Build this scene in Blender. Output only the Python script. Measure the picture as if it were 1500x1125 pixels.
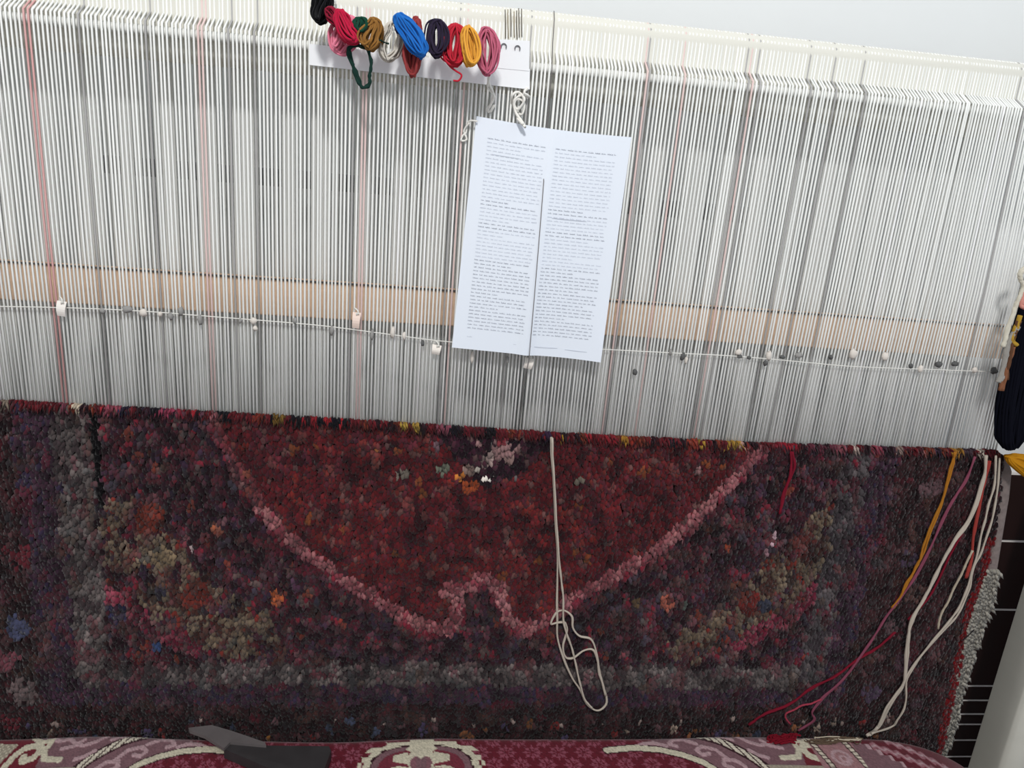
import bpy, math, random
import numpy as np
from mathutils import Vector, Matrix

random.seed(7)
RNG = np.random.default_rng(7)
SC = bpy.context.scene
COL = SC.collection
for o in list(bpy.data.objects):
    bpy.data.objects.remove(o)

# ------------------------------------------------------------------ camera
F = 1100.0
def _n(v):
    v = np.array(v, float); return v / np.linalg.norm(v)
_U = _n((318, 3787.5, F))
_R = _n((9750, -537.5, -F)); _R = _n(_R - (_R @ _U) * _U)
_N = np.cross(_R, _U)
CM = np.array([_R, -_N, _U])                 # camera axes -> world axes
CP = np.array([0.0, -1.0, 1.4])
cam_data = bpy.data.cameras.new('camera')
cam = bpy.data.objects.new('camera', cam_data); COL.objects.link(cam)
cam_data.sensor_fit = 'HORIZONTAL'; cam_data.sensor_width = 36.0
cam_data.lens = F * 36.0 / 1500.0
cam_data.clip_start = 0.01
mw = Matrix.Identity(4)
for i in range(3):
    for j in range(3):
        mw[i][j] = CM[i, j]
    mw[i][3] = CP[i]
cam.matrix_world = mw
SC.camera = cam

# ------------------------------------------------------------------ light
SC.view_settings.view_transform = 'Standard'
SC.view_settings.look = 'None'
SC.view_settings.gamma = 1.0
SC.view_settings.use_curve_mapping = False
SC.view_settings.exposure = 0.0
w = bpy.data.worlds.new('room_daylight'); SC.world = w
w.use_nodes = True
w.node_tree.nodes['Background'].inputs[0].default_value = (0.93, 0.97, 1.0, 1)
w.node_tree.nodes['Background'].inputs[1].default_value = 0.56
def lamp(name, loc, target, size, power, color):
    l = bpy.data.lights.new(name, 'AREA'); l.shape = 'DISK'; l.size = size
    l.energy = power; l.color = color
    o = bpy.data.objects.new(name, l); COL.objects.link(o)
    o.location = loc
    o.rotation_euler = (Vector(target) - Vector(loc)).to_track_quat('-Z', 'Y').to_euler()
    return o
lamp('ceiling_lamp', (-0.15, -2.2, 3.05), (0.1, 0.0, 1.2), 0.32, 50.0, (1.0, 0.985, 0.96))

# ------------------------------------------------------------------ helpers
def at(px, py, y=0.0):
    d = CM @ np.array([px - 750.0, -(py - 562.5), -F])
    t = (y - CP[1]) / d[1]
    return CP + t * d
def proj(P):
    P = np.asarray(P, float)
    c = (P - CP) @ CM
    return 750.0 + F * c[..., 0] / -c[..., 2], 562.5 - F * c[..., 1] / -c[..., 2]
def lin(c):
    c = np.asarray(c, float) / 255.0
    return np.where(c <= 0.04045, c / 12.92, ((c + 0.055) / 1.055) ** 2.4)

MATS = {}
def mat(name, rgb, rough=0.9, spec=0.15, noise=0.0, nscale=40.0, sheen=0.0, stretch=(1, 1, 1), metal=0.0, bump=0.0):
    if name in MATS: return MATS[name]
    m = bpy.data.materials.new(name); m.use_nodes = True
    nt = m.node_tree; b = nt.nodes['Principled BSDF']
    c = tuple(lin(rgb)) + (1,)
    b.inputs['Base Color'].default_value = c
    b.inputs['Roughness'].default_value = rough
    b.inputs['Specular IOR Level'].default_value = spec
    b.inputs['Metallic'].default_value = metal
    if sheen: b.inputs['Sheen Weight'].default_value = sheen
    if noise or bump:
        tc = nt.nodes.new('ShaderNodeTexCoord'); mp = nt.nodes.new('ShaderNodeMapping')
        mp.inputs['Scale'].default_value = stretch
        nz = nt.nodes.new('ShaderNodeTexNoise'); nz.inputs['Scale'].default_value = nscale
        nz.inputs['Detail'].default_value = 4
        nt.links.new(tc.outputs['Object'], mp.inputs['Vector']); nt.links.new(mp.outputs[0], nz.inputs['Vector'])
        if noise:
            mr = nt.nodes.new('ShaderNodeMapRange')
            mr.inputs['From Min'].default_value = 0.3; mr.inputs['From Max'].default_value = 0.7
            mr.inputs['To Min'].default_value = 1 - noise; mr.inputs['To Max'].default_value = 1 + noise
            vm = nt.nodes.new('ShaderNodeVectorMath'); vm.operation = 'SCALE'
            vm.inputs[0].default_value = c[:3]
            nt.links.new(nz.outputs['Fac'], mr.inputs['Value']); nt.links.new(mr.outputs[0], vm.inputs['Scale'])
            nt.links.new(vm.outputs[0], b.inputs['Base Color'])
        if bump:
            bp = nt.nodes.new('ShaderNodeBump'); bp.inputs['Strength'].default_value = bump
            bp.inputs['Distance'].default_value = 0.004
            nt.links.new(nz.outputs['Fac'], bp.inputs['Height']); nt.links.new(bp.outputs[0], b.inputs['Normal'])
    MATS[name] = m
    return m
def mat_attr(name, rough=0.95, spec=0.1, sheen=0.0, bump=0.0, bscale=400):
    if name in MATS: return MATS[name]
    m = bpy.data.materials.new(name); m.use_nodes = True
    nt = m.node_tree; b = nt.nodes['Principled BSDF']
    a = nt.nodes.new('ShaderNodeAttribute'); a.attribute_name = 'dye'
    nt.links.new(a.outputs['Color'], b.inputs['Base Color'])
    b.inputs['Roughness'].default_value = rough; b.inputs['Specular IOR Level'].default_value = spec
    if sheen: b.inputs['Sheen Weight'].default_value = sheen
    if bump:
        nz = nt.nodes.new('ShaderNodeTexNoise'); nz.inputs['Scale'].default_value = bscale
        tc = nt.nodes.new('ShaderNodeTexCoord'); bp = nt.nodes.new('ShaderNodeBump')
        bp.inputs['Strength'].default_value = bump; bp.inputs['Distance'].default_value = 0.002
        nt.links.new(tc.outputs['Object'], nz.inputs['Vector'])
        nt.links.new(nz.outputs['Fac'], bp.inputs['Height']); nt.links.new(bp.outputs[0], b.inputs['Normal'])
    MATS[name] = m
    return m
def mat_objcolor(name, rough=0.9):
    m = bpy.data.materials.new(name); m.use_nodes = True
    nt = m.node_tree; b = nt.nodes['Principled BSDF']
    a = nt.nodes.new('ShaderNodeObjectInfo')
    nt.links.new(a.outputs['Color'], b.inputs['Base Color'])
    b.inputs['Roughness'].default_value = rough; b.inputs['Specular IOR Level'].default_value = 0.1
    MATS[name] = m
    return m

class MB:
    """collects vertices and faces for ONE mesh object"""
    def __init__(s): s.v = []; s.f = []; s.n = 0; s.c = []
    def add(s, v, f, col=None):
        v = np.asarray(v, float).reshape(-1, 3)
        s.v.append(v); s.f += [tuple(i + s.n for i in q) for q in f]; s.n += len(v)
        s.c.append(np.tile(np.array(col if col is not None else (1, 1, 1), float), (len(v), 1)))
    def tube(s, pts, r, seg=6, closed=False, col=None, taper=None):
        P = np.asarray(pts, float); n = len(P)
        T = np.roll(P, -1, 0) - np.roll(P, 1, 0) if closed else np.gradient(P, axis=0)
        T /= np.linalg.norm(T, axis=1)[:, None] + 1e-12
        up = np.array([0, 1, 0.0]) if abs(T[0][1]) < 0.9 else np.array([1.0, 0, 0])
        A = np.cross(T[0], up); A /= np.linalg.norm(A)
        rings = []
        ang = np.linspace(0, 2 * np.pi, seg, endpoint=False)
        for i in range(n):
            A = A - (A @ T[i]) * T[i]; A /= np.linalg.norm(A) + 1e-12
            B = np.cross(T[i], A)
            rr = r if taper is None else r * taper(i / max(1, n - 1))
            rings.append(P[i] + rr * (np.cos(ang)[:, None] * A + np.sin(ang)[:, None] * B))
        f = []
        for i in range(n if closed else n - 1):
            a = i * seg; b = ((i + 1) % n) * seg
            for k in range(seg):
                k2 = (k + 1) % seg
                f.append((a + k, a + k2, b + k2, b + k))
        if not closed:
            f.append(tuple(range(seg))[::-1]); f.append(tuple((n - 1) * seg + k for k in range(seg)))
        s.add(np.concatenate(rings), f, col)
    def box(s, c, d, R=None, col=None):
        c = np.asarray(c, float); d = np.asarray(d, float) / 2
        v = np.array([(x, y, z) for x in (-1, 1) for y in (-1, 1) for z in (-1, 1)], float) * d
        if R is not None: v = v @ np.asarray(R).T
        s.add(v + c, [(0, 1, 3, 2), (4, 6, 7, 5), (0, 4, 5, 1), (2, 3, 7, 6), (0, 2, 6, 4), (1, 5, 7, 3)], col)
    def rbox(s, c, d, r=0.004, seg=3):
        """box with rounded long (X) edges and small end bevels"""
        c = np.asarray(c, float); hx, hy, hz = [q / 2 for q in d]
        pr = []
        for (sy, sz, a0) in ((1, 1, 0), (-1, 1, 90), (-1, -1, 180), (1, -1, 270)):
            for k in range(seg + 1):
                a = math.radians(a0 + 90 * k / seg)
                pr.append((sy * (hy - r) + r * math.cos(a), sz * (hz - r) + r * math.sin(a)))
        n = len(pr); v = []
        for (x, k) in ((-hx, 1 - r / min(hy, hz)), (-hx + r, 1), (hx - r, 1), (hx, 1 - r / min(hy, hz))):
            v += [(x, p[0] * k, p[1] * k) for p in pr]
        f = []
        for i in range(3):
            for k in range(n):
                k2 = (k + 1) % n
                f.append((i * n + k, i * n + k2, (i + 1) * n + k2, (i + 1) * n + k))
        f.append(tuple(range(n))[::-1]); f.append(tuple(3 * n + k for k in range(n)))
        s.add(np.array(v) + c, f)
    def mesh(s, name, attr=False, smooth=True):
        me = bpy.data.meshes.new(name)
        V = np.concatenate(s.v) if s.v else np.zeros((0, 3))
        me.from_pydata(V.tolist(), [], s.f)
        if smooth: me.polygons.foreach_set('use_smooth', [True] * len(me.polygons))
        if attr:
            a = me.attributes.new('dye', 'FLOAT_COLOR', 'POINT')
            c = np.concatenate(s.c); a.data.foreach_set('color', np.hstack([c, np.ones((len(c), 1))]).ravel())
        me.update()
        return me
    def build(s, name, m, parent=None, attr=False, smooth=True, origin=None):
        if origin is None and parent is None:
            V = np.concatenate(s.v); origin = ((V[:, 0].min() + V[:, 0].max()) / 2, (V[:, 1].min() + V[:, 1].max()) / 2, V[:, 2].min())
        if parent is not None: origin = tuple(parent_loc(parent))
        s.v = [q - np.asarray(origin) for q in s.v]
        me = s.mesh(name, attr, smooth)
        me.materials.append(m)
        o = bpy.data.objects.new(name, me); COL.objects.link(o)
        if parent is not None: o.parent = parent
        else: o.location = origin
        return o
def parent_loc(o):
    v = np.zeros(3)
    while o is not None:
        v += np.array(o.location); o = o.parent
    return v
def tag(o, label=None, cat=None, group=None, kind=None):
    if label: o['label'] = label
    if cat: o['category'] = cat
    if group: o['group'] = group
    if kind: o['kind'] = kind
    return o
def empty(name, loc, label=None, cat=None, group=None):
    o = bpy.data.objects.new(name, None); COL.objects.link(o); o.location = tuple(loc)
    o.empty_display_size = 0.05
    return tag(o, label, cat, group)
def smooth_path(pts, k=6):
    P = np.asarray(pts, float)
    if len(P) < 3:
        return np.array([P[0] + (P[-1] - P[0]) * t for t in np.linspace(0, 1, 2 * k)])
    Q = np.vstack([2 * P[0] - P[1], P, 2 * P[-1] - P[-2]])
    out = []
    for i in range(1, len(Q) - 2):
        p0, p1, p2, p3 = Q[i - 1], Q[i], Q[i + 1], Q[i + 2]
        for t in np.linspace(0, 1, k, endpoint=False):
            out.append(0.5 * ((2 * p1) + (-p0 + p2) * t + (2 * p0 - 5 * p1 + 4 * p2 - p3) * t * t + (-p0 + 3 * p1 - 3 * p2 + p3) * t ** 3))
    out.append(P[-1])
    return np.array(out)
def interp(x, tab):
    return np.interp(x, [t[0] for t in tab], [t[1] for t in tab])
def wob(n, amp, step=6, seed=0):
    r = np.random.default_rng(seed); k = max(2, n // step + 2)
    return np.interp(np.linspace(0, k - 1, n), np.arange(k), r.normal(0, amp, k))

# ------------------------------------------------------------------ setting
WALL_Y = 0.20
CX = 1.205                                    # right corner
white_wall = mat('white_wall_paint', (228, 230, 230), 0.7, 0.3, noise=0.015, nscale=3)
b = MB(); b.box((-0.4, WALL_Y + 0.05, 1.35), (3.4, 0.1, 2.7))
wall_back = tag(b.build('wall_back', white_wall, smooth=False), kind='structure')
b = MB(); b.box((CX + 0.05, -1.15, 1.35), (0.1, 2.7, 2.7))
m_rw = mat('right_wall_paint', (232, 240, 250), 0.35, 0.4, noise=0.05, nscale=6)
tag(b.build('wall_right', m_rw, smooth=False), kind='structure')
b = MB(); b.box((-0.4, -1.15, -0.05), (3.4, 2.7, 0.1))
tag(b.build('floor', mat('floor_tiles', (120, 112, 105), 0.5, 0.4, noise=0.08, nscale=5), smooth=False), kind='structure')
# dark wall tiles of the dado, one object per tile, joints recessed and pale
m_tile = mat('dark_brown_tile', (38, 21, 19), 0.45, 0.12, noise=0.15, nscale=9)
m_grout = mat('pale_grout', (236, 230, 226), 0.9)
zs = [0.93] + [at(px, py, WALL_Y)[2] for px, py in ((1487, 790), (1480, 890), (1435, 1001), (1430, 1022), (1425, 1042), (1420, 1057), (1415, 1080), (1410, 1104), (1405, 1121))] + [0.12, 0.0]
b = MB(); b.box((-0.4 - 0.0475, WALL_Y - 0.0035, 0.466), (3.305, 0.007, 0.932))
tag(b.build('trim_1', m_grout, smooth=False), kind='structure')
tile_mesh = {}
xedges = [CX - 0.002 - 0.30 * k for k in range(0, 12)]
for r in range(len(zs) - 1):
    zt, zb = zs[r], zs[r + 1]
    g = 0.0055
    for k in range(len(xedges) - 1):
        xa, xb = xedges[k + 1], xedges[k]
        if r == 7: xa -= 0.045; xb = xb - 0.045 if k else xb
        hx, hz = (xb - xa) - g, (zt - zb) - g
        key = (round(hx, 3), round(hz, 4))
        if key not in tile_mesh:
            t = MB(); t.rbox((0, 0, 0), (hx, 0.008, hz), 0.0015, 2)
            tile_mesh[key] = t.mesh('tile', smooth=False); tile_mesh[key].materials.append(m_tile)
        o = bpy.data.objects.new('tile', tile_mesh[key]); COL.objects.link(o)
        o.parent = wall_back
        o.location = np.array(((xa + xb) / 2, WALL_Y - 0.006, (zt + zb) / 2)) - np.array(wall_back.location)

# ------------------------------------------------------------------ loom frame
Z_ROD = 1.519; Z_TOP = 1.589
XL = -1.0
loom = empty('rug_loom', (0, 0.05, 0), 'white painted upright rug loom with long top beam, pale wooden cross plank and shed rod', 'loom')
m_beam = mat('cream_beam_paint', (222, 220, 210), 0.75, 0.2, noise=0.025, nscale=14, stretch=(0.5, 1, 2))
b = MB(); b.rbox((0.05, 0.052, (Z_TOP + 1.492) / 2), (2.16, 0.084, Z_TOP - 1.492), 0.02, 5)
b.build('top_beam', m_beam, loom)
m_lead = mat('white_rod_paint', (222, 222, 218), 0.6, 0.3)
b = MB(); b.tube(np.array([(x, -0.0005, Z_ROD + 0.001 * math.sin(3 * x)) for x in np.linspace(-0.98, 0.98, 30)]), 0.0058, 10)
tag(b.build('shed_rod', m_lead, loom))
b = MB(); b.rbox((0.05, 0.078, 1.197 - 0.0), (2.16, 0.024, 0.052), 0.003, 2)
tag(b.build('cross_plank', mat('peach_wood', (248, 212, 182), 0.7, 0.2, noise=0.06, nscale=12, stretch=(0.3, 3, 8)), loom), 'pale peach wooden plank')
b = MB(); b.tube([(x, 0.0635, 1.2235) for x in np.linspace(-1.0, 1.0, 12)], 0.0014, 6)  # thin dark round strip drawn along the plank's top edge
tag(b.build('plank_line', mat('dark_grey_line', (104, 100, 98), 0.9), loom), 'thin dark line along the plank edge')
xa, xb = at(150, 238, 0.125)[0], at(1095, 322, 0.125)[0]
b = MB(); b.rbox(((xa + xb) / 2, 0.125, at(340, 255, 0.125)[2]), (xb - xa, 0.012, 0.024), 0.003, 2)  # plain grey strip drawn where a dark band runs behind the warp
tag(b.build('back_strip', mat('dull_grey', (128, 130, 134), 0.6, 0.3), loom), 'dull grey flat strip behind the warp')
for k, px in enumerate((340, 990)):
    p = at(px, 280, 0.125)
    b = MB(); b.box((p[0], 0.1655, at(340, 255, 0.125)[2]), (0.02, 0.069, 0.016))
    b.build('bracket', MATS['dull_grey'], loom)
for x in (-1.04, 1.105):
    b = MB(); b.rbox((x, 0.055, 0.83), (0.075, 0.075, 1.66), 0.006, 2); b.build('upright', m_beam, loom)
b = MB(); b.tube([(x, 0.05, 0.24) for x in np.linspace(-1.0, 1.07, 8)], 0.05, 20)
b.build('lower_beam', m_beam, loom)

# ------------------------------------------------------------------ carpet on the loom
Z_FELL_TAB = [(-0.9, 1.052), (-0.56, 1.049), (-0.09, 1.044), (0.16, 1.038), (0.477, 1.036), (0.87, 1.041), (1.0, 1.041)]
def edge_px_to_plane(tab, y=0.0):
    return sorted([(at(px, py, y)[2], at(px, py, y)[0]) for px, py in tab])
EDGE = edge_px_to_plane([(1466, 660), (1462, 720), (1455, 790), (1444, 840), (1428, 880), (1416, 930), (1402, 985), (1390, 1040), (1381, 1085), (1373, 1125)])
EDGE = [(0.2, EDGE[0][1])] + EDGE
def x_edge(z): return interp(z, EDGE)

rug = empty('unfinished_carpet', (0.1, 0.0, 0.25), 'dark red floral knotted pile carpet half woven on white warp threads', 'carpet')

# -- warp threads
def fan(x):
    return -0.04 * np.clip((x - 0.62) / 0.25, 0, 1.2) ** 1.5
m_thread = mat_objcolor('cotton_warp')
def thread_pts(x, back=False):
    zf = float(interp(x, Z_FELL_TAB)) - 0.03
    d = float(fan(x))
    if not back:
        return [(0, 0.004, zf), (d * 0.45, -0.004 - 0.001, 1.28), (d, -0.0085, Z_ROD - 0.004), (d, -0.0085, Z_ROD + 0.008),
                (d * 1.08, 0.01075, 1.540), (d * 1.1, 0.01075, 1.567), (d * 1.12, 0.0133, 1.5784), (d * 1.12, 0.0208, 1.586), (d * 1.12, 0.031, 1.5881), (d * 1.12, 0.09, 1.589)]
    return [(0, 0.1045, 0.24), (d * .3, 0.1005, 0.9), (d, 0.0965, 1.50), (d, 0.0945, 1.575), (d, 0.085, 1.589)]
PITCH = 0.00492; RT = 0.00138
front_mesh = {}
def front_thread_mesh(x):
    key = (round(float(interp(x, Z_FELL_TAB)), 3), round(float(fan(x)), 3))
    if key not in front_mesh:
        b = MB(); b.tube(thread_pts(x), RT, 5); me = b.mesh('warp_thread'); me.materials.append(m_thread)
        front_mesh[key] = me
    return front_mesh[key]
special = []
def sp(px, py, rgb, label=None, scale=1.0): special.append((at(px, py, -0.004)[0], rgb, label, scale))
pink = (230, 206, 202)
sp(74, 400, (216, 172, 170), 'pale pink warp thread', 1.5); sp(80, 400, (218, 170, 168), 'pale pink warp thread', 1.5)
for px, py in ((307, 440), (527, 440), (664, 440), (905, 460), (953, 470), (1047, 470)):
    sp(px, py, pink, 'pink tinted warp thread', 1.0)
for px, py in ((116, 60), (121, 60), (232, 330), (342, 300), (376, 440), (516, 400), (653, 380), (778, 95), (925, 330), (1102, 80), (1230, 95), (1430, 500), (1060, 450), (1120, 500), (1180, 560)):
    sp(px, py, (176, 175, 174), 'grey stained warp thread', 0.9)

special = [s for s in special if not (abs(s[0] - 0.132) < 0.003)]
zz0 = float(interp(0, Z_FELL_TAB))
x_left, x_right = at(0, 588, 0)[0] - 0.008, 0.872
xs = np.arange(x_right, x_left, -PITCH)
visible = []
for i, x in enumerate(xs[:300]):
    x = float(x + RNG.normal(0, 0.00042))
    if abs(x - 0.132) < 0.0028: x += 0.0052 if False else (-0.0034 if x < 0.132 else 0.0034)
    o = bpy.data.objects.new('warp_thread', front_thread_mesh(x)); COL.objects.link(o); o.parent = rug
    o.location = np.array((x, 0, 0)) - np.array(rug.location)
    g = RNG.normal(0, 5)
    rgb = np.clip(np.array((244, 245, 242)) + g, 190, 252); lab = None
    for sx, srgb, slab, ssc in special:
        if abs(sx - x) < PITCH * 0.5:
            rgb = np.array(srgb, float); lab = slab; o.scale.x = 1.0
    o.color = tuple(lin(rgb)) + (1,)
    if lab: o['label'] = lab
# short dark strips laid along the beam face above the rack tab
for px in (740, 744, 748, 753, 757, 760, 764):
    b = MB(); p0, p1 = at(px + .6, 56 + RNG.uniform(-3, 2), .009), at(px, 12 + RNG.uniform(0, 5), .009)
    b.tube([p0, (p0 + p1) / 2 + (RNG.normal(0, .0004), -.0004, 0), p1], 0.00058, 5)
    o = tag(b.build('dark_beam_strip', m_thread, rug), 'short dark strip on the beam face'); o.color = tuple(lin((84, 76, 66) if px % 3 else (150, 136, 110))) + (1,)
# threads to the left of the frame and the rear layer of the warp: one stuff part
b = MB()
for x in np.arange(float(xs[min(299, len(xs) - 1)]) - PITCH, -0.84, -PITCH):
    b.tube(np.array(thread_pts(x)) + (x, 0, 0), RT, 4)
for x in np.arange(x_right - PITCH * 0.5, -0.84, -PITCH):
    x = x + RNG.normal(0, 0.0004)
    b.tube(np.array(thread_pts(x, True)) + (x, 0, 0), 0.0019, 4)
o = tag(b.build('rear_warp', m_thread, rug), kind='stuff'); o.color = tuple(lin((242, 243, 240))) + (1,)
# -- pattern of the pile, defined in carpet coordinates through the picture grid
K_DYE = 0.90
def dist_poly(px, py, poly):
    d = np.full(px.shape, 1e9); side = np.zeros(px.shape)
    for (x0, y0), (x1, y1) in zip(poly[:-1], poly[1:]):
        dx, dy = x1 - x0, y1 - y0
        t = np.clip(((px - x0) * dx + (py - y0) * dy) / (dx * dx + dy * dy), 0, 1)
        d = np.minimum(d, np.hypot(px - x0 - t * dx, py - y0 - t * dy))
    return d
def inside(px, py, poly):
    r = np.zeros(px.shape, bool)
    n = len(poly)
    for i in range(n):
        x0, y0 = poly[i]; x1, y1 = poly[(i + 1) % n]
        c = ((y0 > py) != (y1 > py)) & (px < (x1 - x0) * (py - y0) / (y1 - y0 + 1e-9) + x0)
        r ^= c
    return r
PINK = [(296, 590), (318, 640), (348, 690), (382, 745), (412, 780), (452, 815), (500, 848), (545, 873), (585, 902), (622, 925), (652, 926), (672, 908), (668, 882), (655, 872),
        (668, 862), (690, 858), (712, 848), (735, 866), (742, 890), (745, 908), (765, 926), (795, 918), (815, 897), (850, 872), (900, 848), (945, 820), (985, 790), (1022, 758), (1052, 728), (1085, 695), (1110, 668), (1128, 645)]
SPAN_L = [(135, 735), (185, 728), (215, 770), (262, 800), (300, 845), (345, 880), (400, 915), (425, 960), (380, 968), (310, 962), (262, 930), (205, 880), (160, 835)]
SPAN_R = [(1232, 742), (1200, 745), (1160, 800), (1128, 825), (1080, 880), (1030, 915), (975, 950), (985, 968), (1060, 962), (1120, 925), (1178, 880), (1215, 830)]
BAND_L = [(140, 862), (185, 890), (225, 925), (285, 955)]
BAND_R = [(1195, 868), (1160, 905), (1110, 930), (1060, 958)]
MED = [(630, 618), (838, 628), (805, 655), (765, 690), (716, 716), (688, 692), (652, 655)]
def vnoise(x, y, scale, seed):
    r = np.random.default_rng(seed); g = r.random((128, 128))
    u, v = x / scale, y / scale
    i, j = np.floor(u).astype(int), np.floor(v).astype(int); fu, fv = u - i, v - j
    fu = fu * fu * (3 - 2 * fu); fv = fv * fv * (3 - 2 * fv)
    G = lambda a, b_: g[a % 128, b_ % 128]
    return (G(i, j) * (1 - fu) + G(i + 1, j) * fu) * (1 - fv) + (G(i, j + 1) * (1 - fu) + G(i + 1, j + 1) * fu) * fv
def pick(n, pal, probs, key):
    pr = np.cumsum(np.array(probs, float) / sum(probs))
    return np.array(pal, float)[np.clip(np.searchsorted(pr, key), 0, len(pal) - 1)]
def rug_color(px, py, X, Z):
    n = len(px)
    c1 = vnoise(px + 200, py, 13, 1); c2 = vnoise(px + 300, py * .8, 9, 2); c3 = vnoise(px + 200, py, 34, 3)
    rank = lambda a: np.argsort(np.argsort(a)) / len(a)
    key = rank(0.55 * c1 + 0.35 * c2 + 0.06 * RNG.random(n)); key2 = rank(0.6 * c2 + .3 * c1 + 0.14 * RNG.random(n) + .25 * c3)
    # ground outside the medallion
    col = pick(n, [(34, 20, 26), (52, 26, 34), (46, 30, 42), (64, 30, 38), (76, 46, 56), (104, 32, 44), (86, 70, 68)], [4, 5, 3, 3, 1.6, 1.0, .5], key)
    dp = dist_poly(px, py, PINK)
    ring = PINK + [(1128, 560), (296, 560)]
    ins = inside(px, py, ring)
    fld = pick(n, [(50, 22, 27), (70, 25, 30), (82, 27, 32), (90, 31, 34), (76, 34, 42), (98, 42, 40), (94, 64, 62)], [1.5, 4, 5, 3, 2.4, .9, .6], key2)
    col[ins] = fld[ins]
    near = ins & (dp < 60) & (py < 700) & (c3 > .5)
    col[near] = col[near] * 0.7 + np.array((70, 34, 44)) * 0.3
    # small flowers scattered in a loose lattice
    r = np.random.default_rng(11)
    fl = []
    for gy in range(590, 1075, 17):
        for gx in range(-140, 1470, 19):
            fl.append((gx + r.uniform(-9, 9), gy + r.uniform(-8, 8), r.uniform(3.5, 8.5), r.random(), r.random()))
    pal_in = [(110, 72, 66), (120, 38, 40), (50, 28, 40), (44, 30, 36), (132, 84, 40), (96, 84, 78), (124, 46, 36), (112, 50, 62)]
    pal_out = [(110, 34, 50), (96, 58, 70), (74, 56, 80), (132, 60, 40), (90, 78, 70), (44, 40, 60), (120, 80, 84), (70, 74, 86), (30, 18, 22)]
    for fx, fy, fr, a, q in fl:
        m = (np.abs(px - fx) < fr) & (np.abs(py - fy) < fr * 1.1)
        idx = np.nonzero(m)[0]
        if not len(idx): continue
        idx = idx[np.hypot(px[idx] - fx, (py[idx] - fy) * .9) < fr * (0.75 + 0.4 * RNG.random(len(idx)))]
        if not len(idx): continue
        isin = ins[idx[0]]
        if a > (0.45 if isin else 0.62): continue
        pal = pal_in if isin else pal_out
        cc = np.array(pal[int(q * len(pal))], float)
        mixf = 0.5 if isin else 0.56
        col[idx] = col[idx] * (1 - mixf) + cc * mixf
    # spandrels
    for S in (SPAN_L, SPAN_R):
        m = inside(px + (c2 - .5) * 26, py + (c1 - .5) * 26, S) & (rank(vnoise(px + 200, py, 17, 31)) > .12)
        s = pick(n, [(64, 40, 36), (90, 78, 64), (106, 94, 77), (96, 84, 72), (84, 62, 52), (106, 42, 36), (60, 48, 56)], [2.4, 3.2, 2.4, 2, 2, 1.2, 1], key2)
        col[m] = s[m]
    for S, xf in ((BAND_L, 0), (BAND_R, 1)):
        m = (dist_poly(px, py, S) < 12) & (key < .75)
        s = pick(n, [(96, 30, 48), (130, 60, 74), (110, 38, 56), (120, 84, 84)], [2, 2, 2, 1], key2)
        col[m] = s[m]
    # pale pink outline of the field with its crimson fringe
    w_ = dp + (c1 - .5) * 9 + (c2 - .5) * 7
    fade = np.where((py < 745) & (px < 600), 0.38, np.where(py < 690, .6, .85))
    m = (w_ < 15) & ~ins & (w_ > 4) & (key2 > .45)
    col[m] = col[m] * .4 + np.array((116, 34, 48)) * .6
    m = w_ < 9
    s = pick(n, [(122, 66, 72), (146, 92, 96), (160, 108, 108), (128, 60, 70)], [2, 3, 2.4, 1.5], key2)
    col[m] = (s * fade[:, None] + col * (1 - fade[:, None]))[m]
    # centre tip of the next medallion
    m = inside(px + (c1 - .5) * 14, py + (c2 - .5) * 12, MED)
    s = pick(n, [(34, 20, 28), (54, 28, 40), (70, 40, 50), (88, 66, 66)], [4, 3, 2, .8], key2)
    col[m] = s[m]
    for (fx, fy, fr, cc) in ((732, 648, 30, (128, 98, 98)), (735, 640, 12, (120, 50, 58)), (716, 672, 13, (140, 120, 116)), (745, 676, 9, (128, 104, 100)), (685, 690, 11, (118, 98, 92)), (712, 702, 4, (225, 215, 205)), (722, 698, 3, (215, 205, 200)), (702, 690, 3, (180, 170, 160)), (676, 702, 9, (150, 92, 44)), (692, 712, 10, (128, 60, 36)), (650, 690, 10, (98, 100, 88)), (640, 655, 9, (92, 72, 78)), (590, 695, 9, (100, 92, 84)), (750, 702, 9, (100, 96, 96)), (850, 710, 8, (100, 92, 82)), (548, 660, 5, (120, 74, 46))):
        m = (np.hypot(px - fx, py - fy) + (c2 - .5) * 10 < fr) & (key > .22)
        col[m] = cc * (0.8 + 0.4 * c1[m][:, None])
    for (fx, fy, fr, cc) in ((318, 775, 8, (160, 88, 60)), (404, 878, 9, (150, 76, 44)), (278, 808, 5, (186, 170, 170)), (979, 884, 10, (156, 84, 68)), (936, 885, 9, (120, 80, 40)), (1000, 886, 7, (80, 92, 84)), (1067, 800, 6, (130, 58, 40)), (1131, 800, 5, (190, 160, 170)), (1138, 786, 4, (200, 170, 180)), (1126, 810, 4, (170, 130, 140)), (1042, 738, 4, (205, 180, 180)), (1158, 722, 8, (134, 74, 46)), (1024, 688, 4, (150, 110, 110)),
                             (218, 760, 24, (100, 42, 34)), (285, 872, 22, (96, 40, 34)), (1100, 885, 18, (98, 34, 32)), (1180, 800, 20, (80, 40, 38)), (232, 868, 12, (52, 50, 64)), (1122, 890, 9, (46, 50, 64)), (236, 820, 18, (112, 98, 76)), (172, 900, 14, (44, 44, 74)), (226, 950, 9, (50, 70, 110)), (1080, 960, 7, (170, 150, 140))):
        m = np.hypot(px - fx, py - fy) + (c2 - .5) * 7 < fr
        col[m] = cc * (0.75 + 0.5 * c1[m][:, None])
    # ---- borders, straight in the cloth
    j = (c1 - .5) * 0.016 + (c2 - .5) * .005
    gl = (X > -0.495 + j) & (X < -0.447 + j) & (Z > 0.62)
    gb = (Z > 0.613 + j) & (Z < 0.655 + j) & (X > -0.495) & (X < 0.665)
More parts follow.
